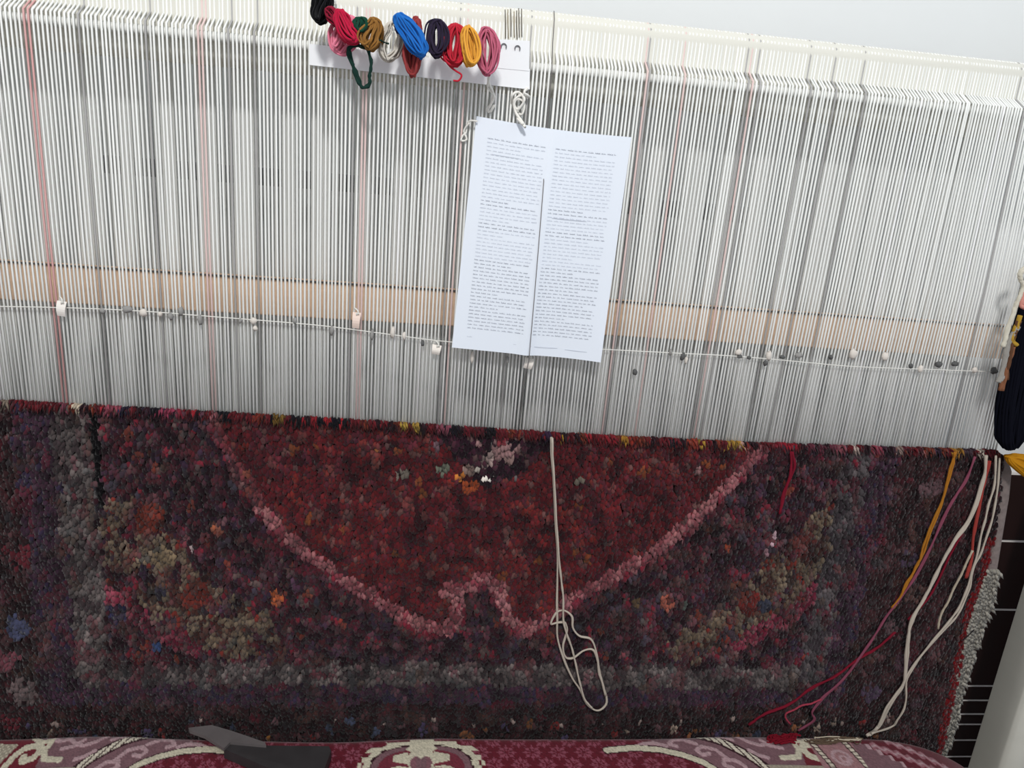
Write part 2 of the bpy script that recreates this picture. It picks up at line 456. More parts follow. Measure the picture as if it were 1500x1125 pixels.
    gr = (X > 0.628 + j) & (X < 0.668 + j) & (Z > 0.62)
    s = pick(n, [(56, 48, 50), (76, 70, 69), (92, 86, 84), (82, 78, 77), (112, 104, 101), (92, 66, 70)], [3.6, 3.2, 2.4, 2, .9, 1.6], key2)
    s2 = s * .72 + np.array((42, 40, 52)) * .28
    col[gl | gb] = s[gl | gb]; gr_ = gr & (key < .82); col[gr_] = s2[gr_]
    pl = (X > -0.545 + j) & (X <= -0.495 + j); pb = (Z > 0.578 + j) & (Z <= 0.613 + j) & (X > -0.56) & (X < 0.73); pr_ = (X >= 0.668 + j) & (X < 0.712 + j) & (Z > .59)
    s = pick(n, [(40, 26, 36), (54, 36, 50), (62, 40, 54), (46, 38, 58), (74, 34, 46)], [2, 3, 2.5, 1.5, .8], key2)
    for q in (pl & (Z > .58), pb, pr_): col[q] = s[q]
    ol = (X <= -0.545 + j); ob = (Z <= 0.578 + j); orr = (X >= 0.712 + j)
    s = pick(n, [(34, 21, 24), (44, 26, 29), (54, 32, 35), (66, 42, 45)], [3, 4, 2.5, .8], key2)
    for q in (ol, ob, orr): col[q] = s[q]
    # worn, uneven dye: blotches of brown, maroon and faded wool over borders and ground
    b1 = rank(vnoise(px + 200, py, 16, 41)); b2 = rank(vnoise(px + 200, py, 22, 42)); b3 = rank(vnoise(px + 200, py, 13, 43))
    for bb, lo, cc, mx in ((b1, .86, (74, 34, 38), .7), (b2, .9, (74, 58, 48), .55), (b3, .93, (104, 74, 76), .6), (1 - b1, .90, (26, 17, 21), .7), (1 - b3, .95, (54, 62, 64), .6), (1 - b2, .94, (94, 28, 40), .6)):
        m = (bb > lo + (1 - lo) * .35) & ~ins & (dp > 12); col[m] = col[m] * (1 - mx * .75) + np.array(cc) * mx * .75
    bwarm = np.where(ins, 0.0, 1.0)[:, None]
    col = col * (1 - .10 * bwarm) + col.mean(1)[:, None] * np.array((1.22, .84, .86)) * .10 * bwarm
    col *= (0.84 + 0.36 * vnoise(px + 200, py, 19, 44))[:, None]
    r = np.random.default_rng(23)
    big = []
    for k in range(9):        # mauve blooms of the right border
        zb = 0.98 - k * 0.062
        big.append((0.77 + 0.035 * (k % 2) + r.uniform(-.01, .01), zb, 0.016, [(84, 62, 66), (74, 50, 60), (66, 52, 68), (78, 56, 54)][k % 4]))
        big.append((0.845 + r.uniform(-.01, .01), zb - .02, 0.012, [(62, 44, 50), (70, 40, 44)][k % 2]))
    for k in range(9):        # left border
        zb = 0.985 - k * 0.055
        big.append((-0.60 + 0.03 * (k % 2) + r.uniform(-.02, .015), zb, 0.02, [(62, 64, 86), (96, 54, 62), (92, 78, 78), (90, 36, 44), (60, 34, 40)][k % 5]))
        big.append((-0.69 + r.uniform(-.02, .02), zb - .02, 0.02, [(96, 50, 60), (70, 60, 70), (100, 40, 44)][k % 3]))
    for k in range(44):       # flowers along the bottom border
        xb = -0.72 + k * 0.035 + r.uniform(-.01, .01)
        cc = [(104, 40, 40), (70, 60, 84), (124, 108, 98), (128, 84, 44), (56, 60, 76), (86, 62, 66), (110, 70, 48)][int(r.integers(0, 7))]
        big.append((xb, 0.535 + r.uniform(-.02, .012), r.uniform(.005, .010), cc))
        if k % 2: big.append((xb + .012, 0.548 + r.uniform(-.012, .012), .0045, (140, 122, 116)))
    for (bx, bz, br, cc) in big:
        m = (np.hypot(X - bx, Z - bz) + (c2 - .5) * br * 1.1 < br) & (key > .15)
        col[m] = cc * (0.75 + 0.5 * c1[m][:, None])
    # crease shade painted dark beside the left grey band, red line at the right edge
    m = (np.abs(X + 0.441) < 0.0045) & (Z > 0.9); col[m] = (12, 9, 12)
    m = (X > x_edge(Z) - 0.013) & (Z < 0.90); col[m] = (98, 19, 23)
    col *= (0.92 + 0.16 * RNG.random(n))[:, None]
    return np.clip(col, 6, 245)

# -- pile: thousands of wool tufts
PX, PZ = 0.0046, 0.0050
gx, gz = np.meshgrid(np.arange(-0.80, 0.96, PX), np.arange(0.30, 1.06, PZ))
X = gx.ravel() + RNG.normal(0, 0.0012, gx.size); Z = gz.ravel() + RNG.normal(0, 0.0013, gx.size)
keep = (Z < interp(X, Z_FELL_TAB) - 0.001) & (X < x_edge(Z))
X, Z = X[keep], Z[keep]; NT = len(X)
def surf_y(X, Z):      # the cloth hangs nearly flat with slow waves
    return 0.0015 * np.sin(X * 9 + 1) + 0.002 * np.sin(Z * 14) * np.cos(X * 4)
Y0 = surf_y(X, Z)
ppx, ppy = proj(np.stack([X, Y0 - 0.010, Z], 1))
C = rug_color(ppx, ppy, X, Z)
L = RNG.uniform(0.0045, 0.0075, NT); rad = RNG.uniform(0.0030, 0.0044, NT)
lean = RNG.normal(0, 0.0022, NT) + 0.0022 * (vnoise(X * 1000, Z * 1000, 40, 9) - .5)
droop = RNG.uniform(0.003, 0.008, NT)
ringv = []
base = np.stack([X, Y0, Z], 1)
mid = base + np.stack([lean * .4, -L * .75, -droop * .35], 1)
tip = base + np.stack([lean, -L, -droop], 1)
ang = RNG.uniform(0, 6.28, NT)
verts = np.zeros((NT, 9, 3))
for k in range(4):
    a = ang + k * math.pi / 2
    off = np.stack([np.cos(a), np.zeros(NT), np.sin(a) * 1.5], 1)
    verts[:, k] = base + off * rad[:, None] * .8
    verts[:, 4 + k] = mid + off * rad[:, None] + np.stack([np.zeros(NT), 0 * a, 0 * a], 1)
verts[:, 8] = tip
def fast_mesh(name, V, faces, cols, per):
    """V (n,per,3), faces list of index tuples (tris) within one tuft"""
    n = len(V); fa = np.array(faces); nf = len(fa)
    idx = (fa[None] + (np.arange(n) * per)[:, None, None]).reshape(-1)
    me = bpy.data.meshes.new(name)
    me.vertices.add(n * per); me.vertices.foreach_set('co', V.reshape(-1))
    me.loops.add(len(idx)); me.loops.foreach_set('vertex_index', idx.astype(np.int32))
    me.polygons.add(n * nf)
    me.polygons.foreach_set('loop_start', np.arange(0, n * nf * 3, 3, dtype=np.int32))
    me.polygons.foreach_set('use_smooth', np.ones(n * nf, bool))
    me.update(calc_edges=True)
    a = me.attributes.new('dye', 'FLOAT_COLOR', 'POINT')
    cc = np.repeat(np.hstack([cols, np.ones((n, 1))]), per, axis=0)
    a.data.foreach_set('color', cc.reshape(-1))
    return me
TRI = []
for k in range(4):
    k2 = (k + 1) % 4
    TRI += [(k, k2, 4 + k2), (k, 4 + k2, 4 + k), (4 + k, 4 + k2, 8)]
m_pile = mat_attr('dyed_wool_pile', 0.95, 0.05, sheen=0.12)
rl = np.array(rug.location)
me = fast_mesh('pile', verts - rl, TRI, lin(C) * K_DYE, 9)
me.materials.append(m_pile)
o = bpy.data.objects.new('pile', me); COL.objects.link(o); o.parent = rug; tag(o, kind='stuff')

# -- freshly knotted top row, brighter loose ends
TOPROW = [(-150, (90, 50, 60)), (0, (126, 112, 100)), (14, (90, 40, 48)), (26, (50, 40, 60)), (36, (52, 92, 158)), (52, (44, 70, 140)), (60, (150, 90, 96)), (66, (36, 56, 116)), (76, (120, 60, 76)), (92, (150, 84, 98)), (108, (202, 186, 164)), (124, (176, 120, 104)), (134, (160, 50, 60)), (150, (150, 70, 86)), (172, (60, 74, 130)), (182, (46, 36, 56)), (200, (60, 28, 40)),
          (214, (30, 24, 34)), (228, (150, 60, 84)), (252, (134, 40, 56)), (270, (160, 36, 48)), (288, (206, 170, 164)), (304, (150, 90, 96)), (316, (22, 20, 28)), (334, (110, 80, 44)), (346, (130, 46, 40)), (358, (24, 18, 26)), (372, (120, 44, 36)), (386, (20, 16, 24)), (398, (120, 90, 40)), (420, (24, 20, 28)), (444, (150, 34, 44)), (462, (22, 20, 30)), (484, (160, 36, 44)), (500, (24, 20, 26)), (516, (150, 34, 46)), (532, (176, 134, 52)), (552, (164, 120, 50)), (566, (50, 24, 30)), (580, (170, 140, 62)),
          (604, (164, 132, 60)), (622, (160, 44, 56)), (640, (140, 74, 90)), (652, (30, 24, 34)), (672, (120, 34, 46)), (692, (100, 36, 46)), (712, (28, 22, 30)), (730, (196, 176, 140)), (750, (206, 186, 146)), (762, (110, 30, 38)), (790, (54, 34, 60)), (804, (124, 64, 104)), (818, (132, 34, 46)), (830, (176, 132, 50)), (850, (160, 100, 50)), (862, (150, 36, 46)), (884, (130, 32, 42)), (900, (174, 124, 48)), (922, (150, 50, 40)), (936, (170, 120, 46)), (952, (130, 36, 42)), (966, (24, 20, 30)),
          (990, (20, 18, 26)), (1004, (150, 60, 46)), (1020, (176, 136, 54)), (1040, (150, 110, 50)), (1062, (170, 130, 56)), (1090, (206, 160, 150)), (1112, (170, 60, 70)), (1124, (130, 36, 50)), (1146, (150, 30, 46)), (1168, (120, 40, 60)), (1190, (110, 50, 66)), (1222, (150, 80, 92)), (1250, (206, 180, 170)), (1270, (140, 60, 76)), (1292, (70, 40, 56)), (1310, (190, 160, 150)), (1330, (90, 40, 50)), (1350, (150, 90, 90)), (1370, (60, 40, 60)), (1392, (170, 120, 50)), (1404, (70, 48, 60)), (1430, (196, 182, 168)), (1446, (110, 60, 60)), (1460, (200, 190, 180))]
tx = np.arange(-0.80, 0.872, 0.0022); NR = len(tx)
R9 = np.random.default_rng(99)
tx = np.repeat(tx, 3) + RNG.normal(0, 0.001, NR * 3); row = np.tile([0, 1, 2], NR)
tz = interp(tx, Z_FELL_TAB) + 0.001 - row * 0.003 + RNG.normal(0, .0007, len(tx))
qx, qy = proj(np.stack([tx, np.full(len(tx), -.008), tz], 1))
ti = np.clip(np.searchsorted([t[0] for t in TOPROW], qx + np.repeat(RNG.normal(0, 5, NR // 4 + 1), 12)[:len(tx)]) - 1, 0, len(TOPROW) - 1)
tcol = np.array([t[1] for t in TOPROW], float)[ti]
sw = np.repeat(R9.random(NR // 4 + 1), 12)[:len(tx)]; gold = (tcol[:, 0] > 140) & (tcol[:, 1] > 80)
tcol[(sw < .3)] = (104, 30, 38); tcol[gold & (sw > .3) & (sw < .68)] = (120, 52, 40); tcol[(sw > .88)] = (46, 24, 32)
tc = tcol * (0.6 + .35 * RNG.random(len(tx)))[:, None]
n = len(tx); base = np.stack([tx, np.full(n, 0.003), tz], 1)
LL = RNG.uniform(.010, .018, n); ln = RNG.normal(0.0015, .003, n)
mid = base + np.stack([ln * .4, -LL * .55, RNG.normal(.0002, .0008, n)], 1)
tip = base + np.stack([ln, -LL * .85, -RNG.uniform(.003, .010, n)], 1)
verts = np.zeros((n, 9, 3)); ang = RNG.uniform(0, 6.28, n)
for k in range(4):
    a = ang + k * math.pi / 2
    off = np.stack([np.cos(a), np.zeros(n), np.sin(a)], 1)
    verts[:, k] = base + off * .0014; verts[:, 4 + k] = mid + off * .002
verts[:, 8] = tip
me = fast_mesh('fresh_knot_row', verts - rl, TRI, lin(np.clip(tc, 0, 240)), 9); me.materials.append(m_pile)
o = bpy.data.objects.new('fresh_knot_row', me); COL.objects.link(o); o.parent = rug; tag(o, 'multicoloured loose knot ends along the weaving edge', kind='stuff')

# -- backing, selvage, fringe
b = MB()
zz = np.linspace(0.24, 1.046, 40); V = []; fcs = []
for z in zz:
    xr = float(x_edge(z)) - 0.004
    for x in np.linspace(-0.80, xr, 30):
        V += [(x, float(surf_y(x, z)) + .001, min(z, float(interp(x, Z_FELL_TAB)) - .002)), (x, float(surf_y(x, z)) + .006, min(z, float(interp(x, Z_FELL_TAB)) - .002))]
def vi(i, j, k): return (i * 30 + j) * 2 + k
for i in range(39):
    for j in range(29):
        fcs += [(vi(i, j, 0), vi(i + 1, j, 0), vi(i + 1, j + 1, 0), vi(i, j + 1, 0)), (vi(i, j, 1), vi(i, j + 1, 1), vi(i + 1, j + 1, 1), vi(i + 1, j, 1))]
    fcs += [(vi(i, 0, 0), vi(i, 0, 1), vi(i + 1, 0, 1), vi(i + 1, 0, 0)), (vi(i, 29, 0), vi(i + 1, 29, 0), vi(i + 1, 29, 1), vi(i, 29, 1))]
for j in range(29):
    fcs += [(vi(0, j, 0), vi(0, j + 1, 0), vi(0, j + 1, 1), vi(0, j, 1)), (vi(39, j, 0), vi(39, j, 1), vi(39, j + 1, 1), vi(39, j + 1, 0))]
b.add(V, fcs); b.build('backing', mat('woven_backing', (44, 20, 24), .95), rug)
# selvage band: smooth grey-beige above, frayed white wool below
SELV = [(668, 1462, 1474), (690, 1462, 1483), (730, 1459, 1479), (780, 1455, 1470), (830, 1447, 1462), (860, 1438, 1455), (885, 1428, 1450), (940, 1413, 1432), (1000, 1399, 1412), (1060, 1385, 1399), (1090, 1379, 1388), (1125, 1371, 1381)]
b = MB(); V = []; fcs = []
ys = np.linspace(668, 1125, 60); NS = 8
for i, y in enumerate(ys):
    a_, b_ = interp(y, [(s[0], s[1]) for s in SELV]), interp(y, [(s[0], s[2]) for s in SELV])
    for k in range(NS):
        an = 2 * math.pi * k / NS
        p = at((a_ + b_) / 2 + (b_ - a_) / 2 * math.cos(an) * 1.05, y, 0.0)
        V.append((p[0], 0.002 + 0.0055 * math.sin(an), p[2]))
for i in range(59):
    for k in range(NS):
        fcs.append((i * NS + k, (i + 1) * NS + k, (i + 1) * NS + (k + 1) % NS, i * NS + (k + 1) % NS))
fcs += [tuple(range(NS)), tuple(59 * NS + k for k in range(NS))[::-1]]
b.add(V, fcs)
tag(b.build('selvage', mat('selvage_wool', (128, 116, 113), .95, .05, noise=.12, nscale=120, bump=.6), rug), 'pale grey beige bound side edge')
nf = 1500
yy = RNG.uniform(835, 1118, nf)
xa_ = interp(yy, [(s[0], s[1]) for s in SELV]); xb_ = interp(yy, [(s[0], s[2]) for s in SELV])
tt = RNG.random(nf); fx = xa_ + (xb_ - xa_) * tt
base = np.array([at(x, y, -0.003) for x, y in zip(fx, yy)])
LL = RNG.uniform(.004, .010, nf) * (0.7 + .7 * tt ** 4)
dirx = RNG.normal(.35, .35, nf); mid = base + np.stack([LL * dirx * .5, -LL * .35, -LL * .25], 1); tip = base + np.stack([LL * dirx, -LL * .45, -LL * .8], 1)
verts = np.zeros((nf, 9, 3)); ang = RNG.uniform(0, 6.28, nf)
for k in range(4):
    a = ang + k * math.pi / 2
    off = np.stack([np.cos(a), np.zeros(nf), np.sin(a)], 1)
    verts[:, k] = base + off * .003; verts[:, 4 + k] = mid + off * .0028
verts[:, 8] = tip
cc = np.array((150, 145, 135.)) * (.85 + .25 * RNG.random(nf))[:, None]
me = fast_mesh('fringe', verts - rl, TRI, lin(cc), 9); me.materials.append(m_pile)
o = bpy.data.objects.new('fringe', me); COL.objects.link(o); o.parent = rug; tag(o, 'frayed off white wool fringe', kind='stuff')

# ------------------------------------------------------------------ leash cord with cotton knots
Z_CORD = 1.187
def cord_pt(px, y=-0.0105):
    py = interp(px, [(0, 448), (100, 451), (210, 456), (300, 463), (460, 476), (660, 501), (887, 512), (1080, 522), (1250, 537), (1460, 545)])
    return at(px, float(py), y)
cord = empty('leash_cord', cord_pt(600), 'thin white cord strung with small cotton knots across the warp', 'cord')
b = MB(); b.tube(smooth_path([cord_pt(p) for p in (-60, 100, 210, 300, 460, 560, 660, 770, 887, 1000, 1080, 1180, 1250, 1350, 1462)], 4), 0.0007, 5)
b.build('cord', mat('white_cord', (226, 224, 218), .9), cord)
m_knot = mat('cotton_knot', (218, 210, 202), .95); m_knotshade_g = mat('grey_knot_shade', (150, 148, 146), .95); m_knotshade_d = mat('dark_knot_shade', (92, 92, 92), .95)  # grey and dark tones also paint shadow smudges along the cord
def lump(b, c, rx, ry, rz, seed):
    r = np.random.default_rng(seed); V = []; fcs = []
    for i in range(5):
        th = math.pi * (i + .5) / 5
        for k in range(8):
            ph = 2 * math.pi * k / 8; j = r.uniform(.75, 1.2)
            V.append((c[0] + rx * j * math.sin(th) * math.cos(ph), c[1] + ry * j * math.sin(th) * math.sin(ph), c[2] + rz * j * math.cos(th)))
    for i in range(4):
        for k in range(8):
            fcs.append((i * 8 + k, i * 8 + (k + 1) % 8, (i + 1) * 8 + (k + 1) % 8, (i + 1) * 8 + k))
    fcs += [tuple(range(8))[::-1], tuple(32 + k for k in range(8))]
    b.add(V, fcs)
KN = [(186, 453, 8, 5, 'g'), (210, 458, 6, 6, 'w'), (150, 455, 4, 5, 'g'), (235, 460, 3, 4, 'w'), (250, 463, 4, 6, 'g'), (265, 456, 4, 7, 'g'), (293, 468, 4, 8, 'g'), (352, 470, 3, 4, 'g'), (372, 470, 6, 5, 'w'), (374, 481, 4, 4, 'w'), (432, 470, 3, 5, 'g'),
      (486, 484, 3, 8, 'g'), (545, 490, 3, 9, 'g'), (575, 487, 4, 9, 'w'), (592, 492, 3, 6, 'w'), (619, 503, 3, 5, 'd'), (692, 523, 3, 9, 'w'), (743, 527, 3, 6, 'g'), (930, 545, 4, 5, 'd'), (982, 516, 3, 5, 'g'), (1000, 522, 4, 7, 'd'), (1005, 528, 3, 6, 'w'), (1082, 516, 6, 5, 'w'), (1083, 522, 5, 3, 'd'), (1097, 524, 4, 3, 'd'), (1126, 521, 5, 8, 'w'), (1121, 532, 3, 5, 'd'), (1146, 523, 5, 3, 'd'), (1170, 520, 7, 4, 'g'), (1217, 523, 4, 4, 'd'),
      (1250, 519, 7, 9, 'w'), (1297, 522, 6, 7, 'w'), (1334, 536, 4, 4, 'd'), (1348, 540, 5, 6, 'w'), (1375, 534, 6, 5, 'd'), (1399, 533, 7, 4, 'd'), (1428, 542, 5, 5, 'w'), (1456, 543, 6, 6, 'd')]
for i, (px, py, rx, rz, t) in enumerate(KN):
    b = MB(); lump(b, at(px, py, -0.0105), rx * .00088, .004, rz * .00088, i)
    b.build('knot', {'w': m_knot, 'g': m_knotshade_g, 'd': m_knotshade_d}[t], cord)  # white lumps are knots, darker ones partly painted shadow
# small folded paper tags hung on single warps
def paper_tag(px, py, w_, h_, rot, label, rgb=(238, 230, 222)):
    c = at(px, py, -0.012)
    t = empty('paper_tag', c, label, 'tag', 'small tags hung in the warp')
    m = mat('tag_paper' + str(rgb[2]), rgb, .85)
    ww, hh = w_ * .00088, h_ * .00088
    R = np.array(Matrix.Rotation(rot, 3, 'Y'))
    b = MB(); n = 7; V = []
    for i in range(n):
        v = i / (n - 1)
        for s_ in (-1, 1):
            for d in (0, .0008):
                V.append(R @ np.array((s_ * ww / 2 * (1 - .15 * v), -d - .0035 * math.sin(v * 3.0), hh * (.5 - v))) + c)
    f = []
    for i in range(n - 1):
        a = i * 4; e = a + 4
        f += [(a + 1, a + 3, e + 3, e + 1), (a, e, e + 2, a + 2), (a, a + 1, e + 1, e), (a + 2, e + 2, e + 3, a + 3)]
    f += [(0, 2, 3, 1), ((n - 1) * 4, (n - 1) * 4 + 1, (n - 1) * 4 + 3, (n - 1) * 4 + 2)]
    b.add(V, f); b.build('tag_body', m, t, smooth=False)
    b = MB()
    top = c + R @ np.array((0, 0, hh * .45))
    b.tube(smooth_path([top + (0, -.003, -.002), top + (.002, -.004, .003), top + (-.003, .001, .006), top + (-.004, .002, -.001), top + (.003, -.005, .0005)], 4), .0010, 5)
    b.build('tie_thread', MATS['white_cord'], t)
paper_tag(639, 512, 14, 15, .12, 'white folded tag left of the pinned paper bottom corner')
paper_tag(774, 532, 15, 17, .15, 'white folded tag just below the pinned paper bottom edge')
paper_tag(522, 469, 12, 24, .05, 'long pinkish white tag in front of the peach plank', (236, 214, 202))
paper_tag(91, 452, 13, 22, .1, 'white tag on the pale pink threads at the far left of the warp', (238, 232, 226))

# ------------------------------------------------------------------ instruction sheet
PC = [at(698, 170, -.016), at(925, 201, -.018), at(880, 531, -.034), at(662, 509, -.030)]     # TL TR BR BL
m_paper = mat('office_paper', (226, 232, 242), .6, .3)
def sheet(s, t, off=0.0):
    p = PC[0] * (1 - s) * (1 - t) + PC[1] * s * (1 - t) + PC[2] * s * t + PC[3] * (1 - s) * t
    fold = abs(s - .485)
    y = -.004 * math.exp(-(fold / .05) ** 2) * (.3 + .7 * t) + (.006 * t * math.sin(math.pi * min(1, max(0, (s - .485) / .515)))) - .003 * math.sin(math.pi * s) * math.sin(math.pi * t)
    dz = -.003 * math.sin(math.pi * s) * (1 - t)
    return p + np.array((0, y - off, dz))
page = empty('instruction_sheet', sheet(.5, .5), 'white printed sheet with two columns of text pinned on the warp', 'paper')
b = MB(); NS_, NT_ = 40, 40; V = []; f = []
for i in range(NT_ + 1):
    for j in range(NS_ + 1): V.append(sheet(j / NS_, i / NT_))
for i in range(NT_ + 1):
    for j in range(NS_ + 1): V.append(sheet(j / NS_, i / NT_) + (0, .0004, 0))
W_ = NS_ + 1; H0 = (NT_ + 1) * W_
for i in range(NT_):
    for j in range(NS_):
        a = i * W_ + j
        f += [(a, a + W_, a + W_ + 1, a + 1), (H0 + a, H0 + a + 1, H0 + a + W_ + 1, H0 + a + W_)]
for j in range(NS_):
    f += [(j, j + 1, H0 + j + 1, H0 + j), (NT_ * W_ + j, H0 + NT_ * W_ + j, H0 + NT_ * W_ + j + 1, NT_ * W_ + j + 1)]
for i in range(NT_):
    f += [(i * W_, H0 + i * W_, H0 + i * W_ + W_, i * W_ + W_), (i * W_ + NS_, i * W_ + W_ + NS_, H0 + i * W_ + W_ + NS_, H0 + i * W_ + NS_)]
b.add(V, f); b.build('sheet', m_paper, page, smooth=False)
ink = MB(); inkl = MB()
rt = random.Random(5)
def stroke(mb, s0, t0, s1, t1):
    pts = [sheet(s0, t0, .0004), sheet(s0, t1, .0004), sheet(s1, t1, .0004), sheet(s1, t0, .0004)]
    mb.add(pts, [(0, 1, 2, 3)])
def glyph_line(s0, s1, t, h, mb, dens=1.0):
    s = s0
    while s < s1 - .01:
        wlen = rt.choice((.018, .024, .03, .03, .036)); wlen = min(wlen, s1 - s)
        q = s
        stroke(mb, s, t + h * .55, s + wlen, t + h * .72)
        while q < s + wlen - .003:
            k = rt.random(); wd = rt.uniform(.003, .0052)
            if k < .5: stroke(mb, q, t + h * rt.uniform(0, .3), q + wd * .55, t + h * .75)
            elif k < .75: stroke(mb, q, t + h * .3, q + wd, t + h * .5); stroke(mb, q + wd * .2, t + h * .85, q + wd * .6, t + h * 1.0)
            else: stroke(mb, q + wd * .2, t + h * .1, q + wd * .6, t + h * .25)
            q += rt.uniform(.006, .009)
        s += wlen + rt.uniform(.008, .012)
ROW = .0161
for colx, (s0, s1, t0, t1, brk) in enumerate(((.085, .455, .075, .915, (3, 5, 17, 22, 26, 34, 42, 46)), (.52, .915, .075, .925, (2, 17, 18, 25, 30, 34, 39, 43, 47)))):
    nrow = int((t1 - t0) / ROW)
    for k in range(nrow):
        t = t0 + k * ROW
        end = s1 - (0 if k + 1 not in brk else rt.uniform(.08, .2))
        st = s0
        if k in brk and rt.random() < .5: end = s1
        mb = ink if t > .58 or k in (0, 16, 17, 22, 23) else inkl  # upper rows take paler ink, glare painted into the print colour
        glyph_line(st, end, t, .0085, mb)
for (s0, s1, t, w_) in ((.12, .30, .141, .018), (.55, .78, .372, .016)):
    stroke(inkl, s0, t, s1, t + .0022)
glyph_line(.09, .14, .938, .007, inkl)
stroke(inkl, .40, .955, .52, .957); stroke(inkl, .54, .957, .70, .959); stroke(inkl, .75, .960, .90, .962)
tag(ink.build('printed_text', mat('grey_ink', (156, 160, 171), .7), page, smooth=False), 'dark grey printed lines')
tag(inkl.build('printed_text', mat('glare_pale_ink', (198, 203, 214), .7), page, smooth=False), 'pale grey printed lines, upper rows paled as painted glare')

# single dark thread that lies over the paper
px0 = 0.132
def sheet_y(z):
    best = (9, 0)
    for t in np.linspace(0, 1, 60):
        for s_ in np.linspace(.3, .7, 60):
            q = sheet(s_, t); d = abs(q[0] - px0) + abs(q[2] - z)
            if d < best[0]: best = (d, q[1])
    return best[1]
b = MB()
b.tube([(px0, 0.004, 1.02), (px0, -0.008, 1.12)] + [(px0, sheet_y(z) - .0014, z) for z in (1.152, 1.20, 1.25, 1.30, 1.35, 1.384)] + [(px0, sheet_y(1.39) + .003, 1.392), (px0, -0.009, 1.405), (px0, -0.0088, Z_ROD), (px0, 0.0062, 1.55), (px0, 0.0102, 1.578), (px0, 0.02, 1.5888)], 0.00055, 6)
o = tag(b.build('warp_thread', m_thread, rug), 'dark thread running over the pinned paper'); o.color = tuple(lin((116, 112, 112))) + (1,)

# white cotton ties that hold the sheet
m_cotton = mat('cotton_yarn', (234, 232, 226), .95, .05)
def yarn(name, label, cat, px_pts, y, r, m, group=None, seg=6, k=6, yvar=0.0, seed=0, strands=1):
    t = MB()
    for s_ in range(strands):
        pts = []
        rr = np.random.default_rng(seed + s_)
        for i, p in enumerate(px_pts):
            yy_ = p[2] if len(p) > 2 else y
            jx = rr.normal(0, 1.6) if s_ else 0
            pts.append(at(p[0] + jx, p[1], yy_ + rr.normal(0, yvar)))
        P = smooth_path(pts, k)
        n_ = len(P)
        P = P + np.stack([wob(n_, .0007, 4, seed + 50 + s_), wob(n_, .0006, 4, seed + 90 + s_), 0 * wob(n_, .0004, 4, seed + 70)], 1)
        t.tube(P, r, seg, taper=lambda u, q=rr.random() * 9: 1 + .16 * math.sin(u * 90 + q))
    o = t.build(name, m)
    return tag(o, label, cat, group)
yarn('cotton_tie', 'tangled white cotton tie above the sheet top edge', 'yarn',
     [(774, 128), (768, 136), (776, 142), (762, 140), (752, 148), (757, 160), (768, 146), (760, 135), (750, 140), (752, 156), (764, 168), (768, 150), (756, 146), (754, 164), (766, 180, -.024), (768, 186, -.028), (758, 174, -.024), (766, 182, -.03)], -.016, .0016, m_cotton, yvar=.003, seed=3)
yarn('cotton_tie', 'small white cotton tie at the top left corner of the sheet', 'yarn',
     [(700, 178, -.02), (690, 177, -.019), (685, 184, -.012), (683, 194, -.012), (678, 198, -.012), (676, 206, -.012), (684, 204, -.012), (680, 192, -.013), (688, 180, -.018)], -.015, .0012, m_cotton, seed=8)

# ------------------------------------------------------------------ yarn rack and skeins
rack = empty('yarn_rack', at(615, 95, -.014), 'white plastic strip with short pegs tied under the top beam', 'rack')
m_plastic = mat('white_plastic', (238, 240, 243), .45, .4)
yR = -0.0140
tl, tr_, br_, bl_ = at(453, 64, yR), at(776, 101, yR), at(776, 131, yR), at(453, 95, yR)
b = MB()
def slab(b, quad, th=.0025, nb=1):
    q = np.array(quad); v = np.vstack([q, q + (0, th, 0)])
    b.add(v, [(3, 2, 1, 0), (4, 5, 6, 7), (0, 1, 5, 4), (1, 2, 6, 5), (2, 3, 7, 6), (3, 0, 4, 7)])
slab(b, (tl, tr_, br_, bl_)); b.build('strip', m_plastic, rack, smooth=False)
b = MB(); slab(b, (at(722, 57, yR - .0006), at(776, 60, yR - .0006), at(775, 104, yR - .0006), at(722, 99, yR - .0006)))
b.build('end_tab', m_plastic, rack, smooth=False)
m_hole = mat('dark_hook', (112, 112, 116), .6)
for px, py in ((738, 68), (758, 71)):
    b = MB(); c = at(px, py, yR - .0022)
    b.tube([c + .0032 * np.array((math.cos(a), 0, math.sin(a))) for a in np.linspace(-.6, 3.6, 12)], .0007, 5)
    b.build('hook', m_hole, rack)

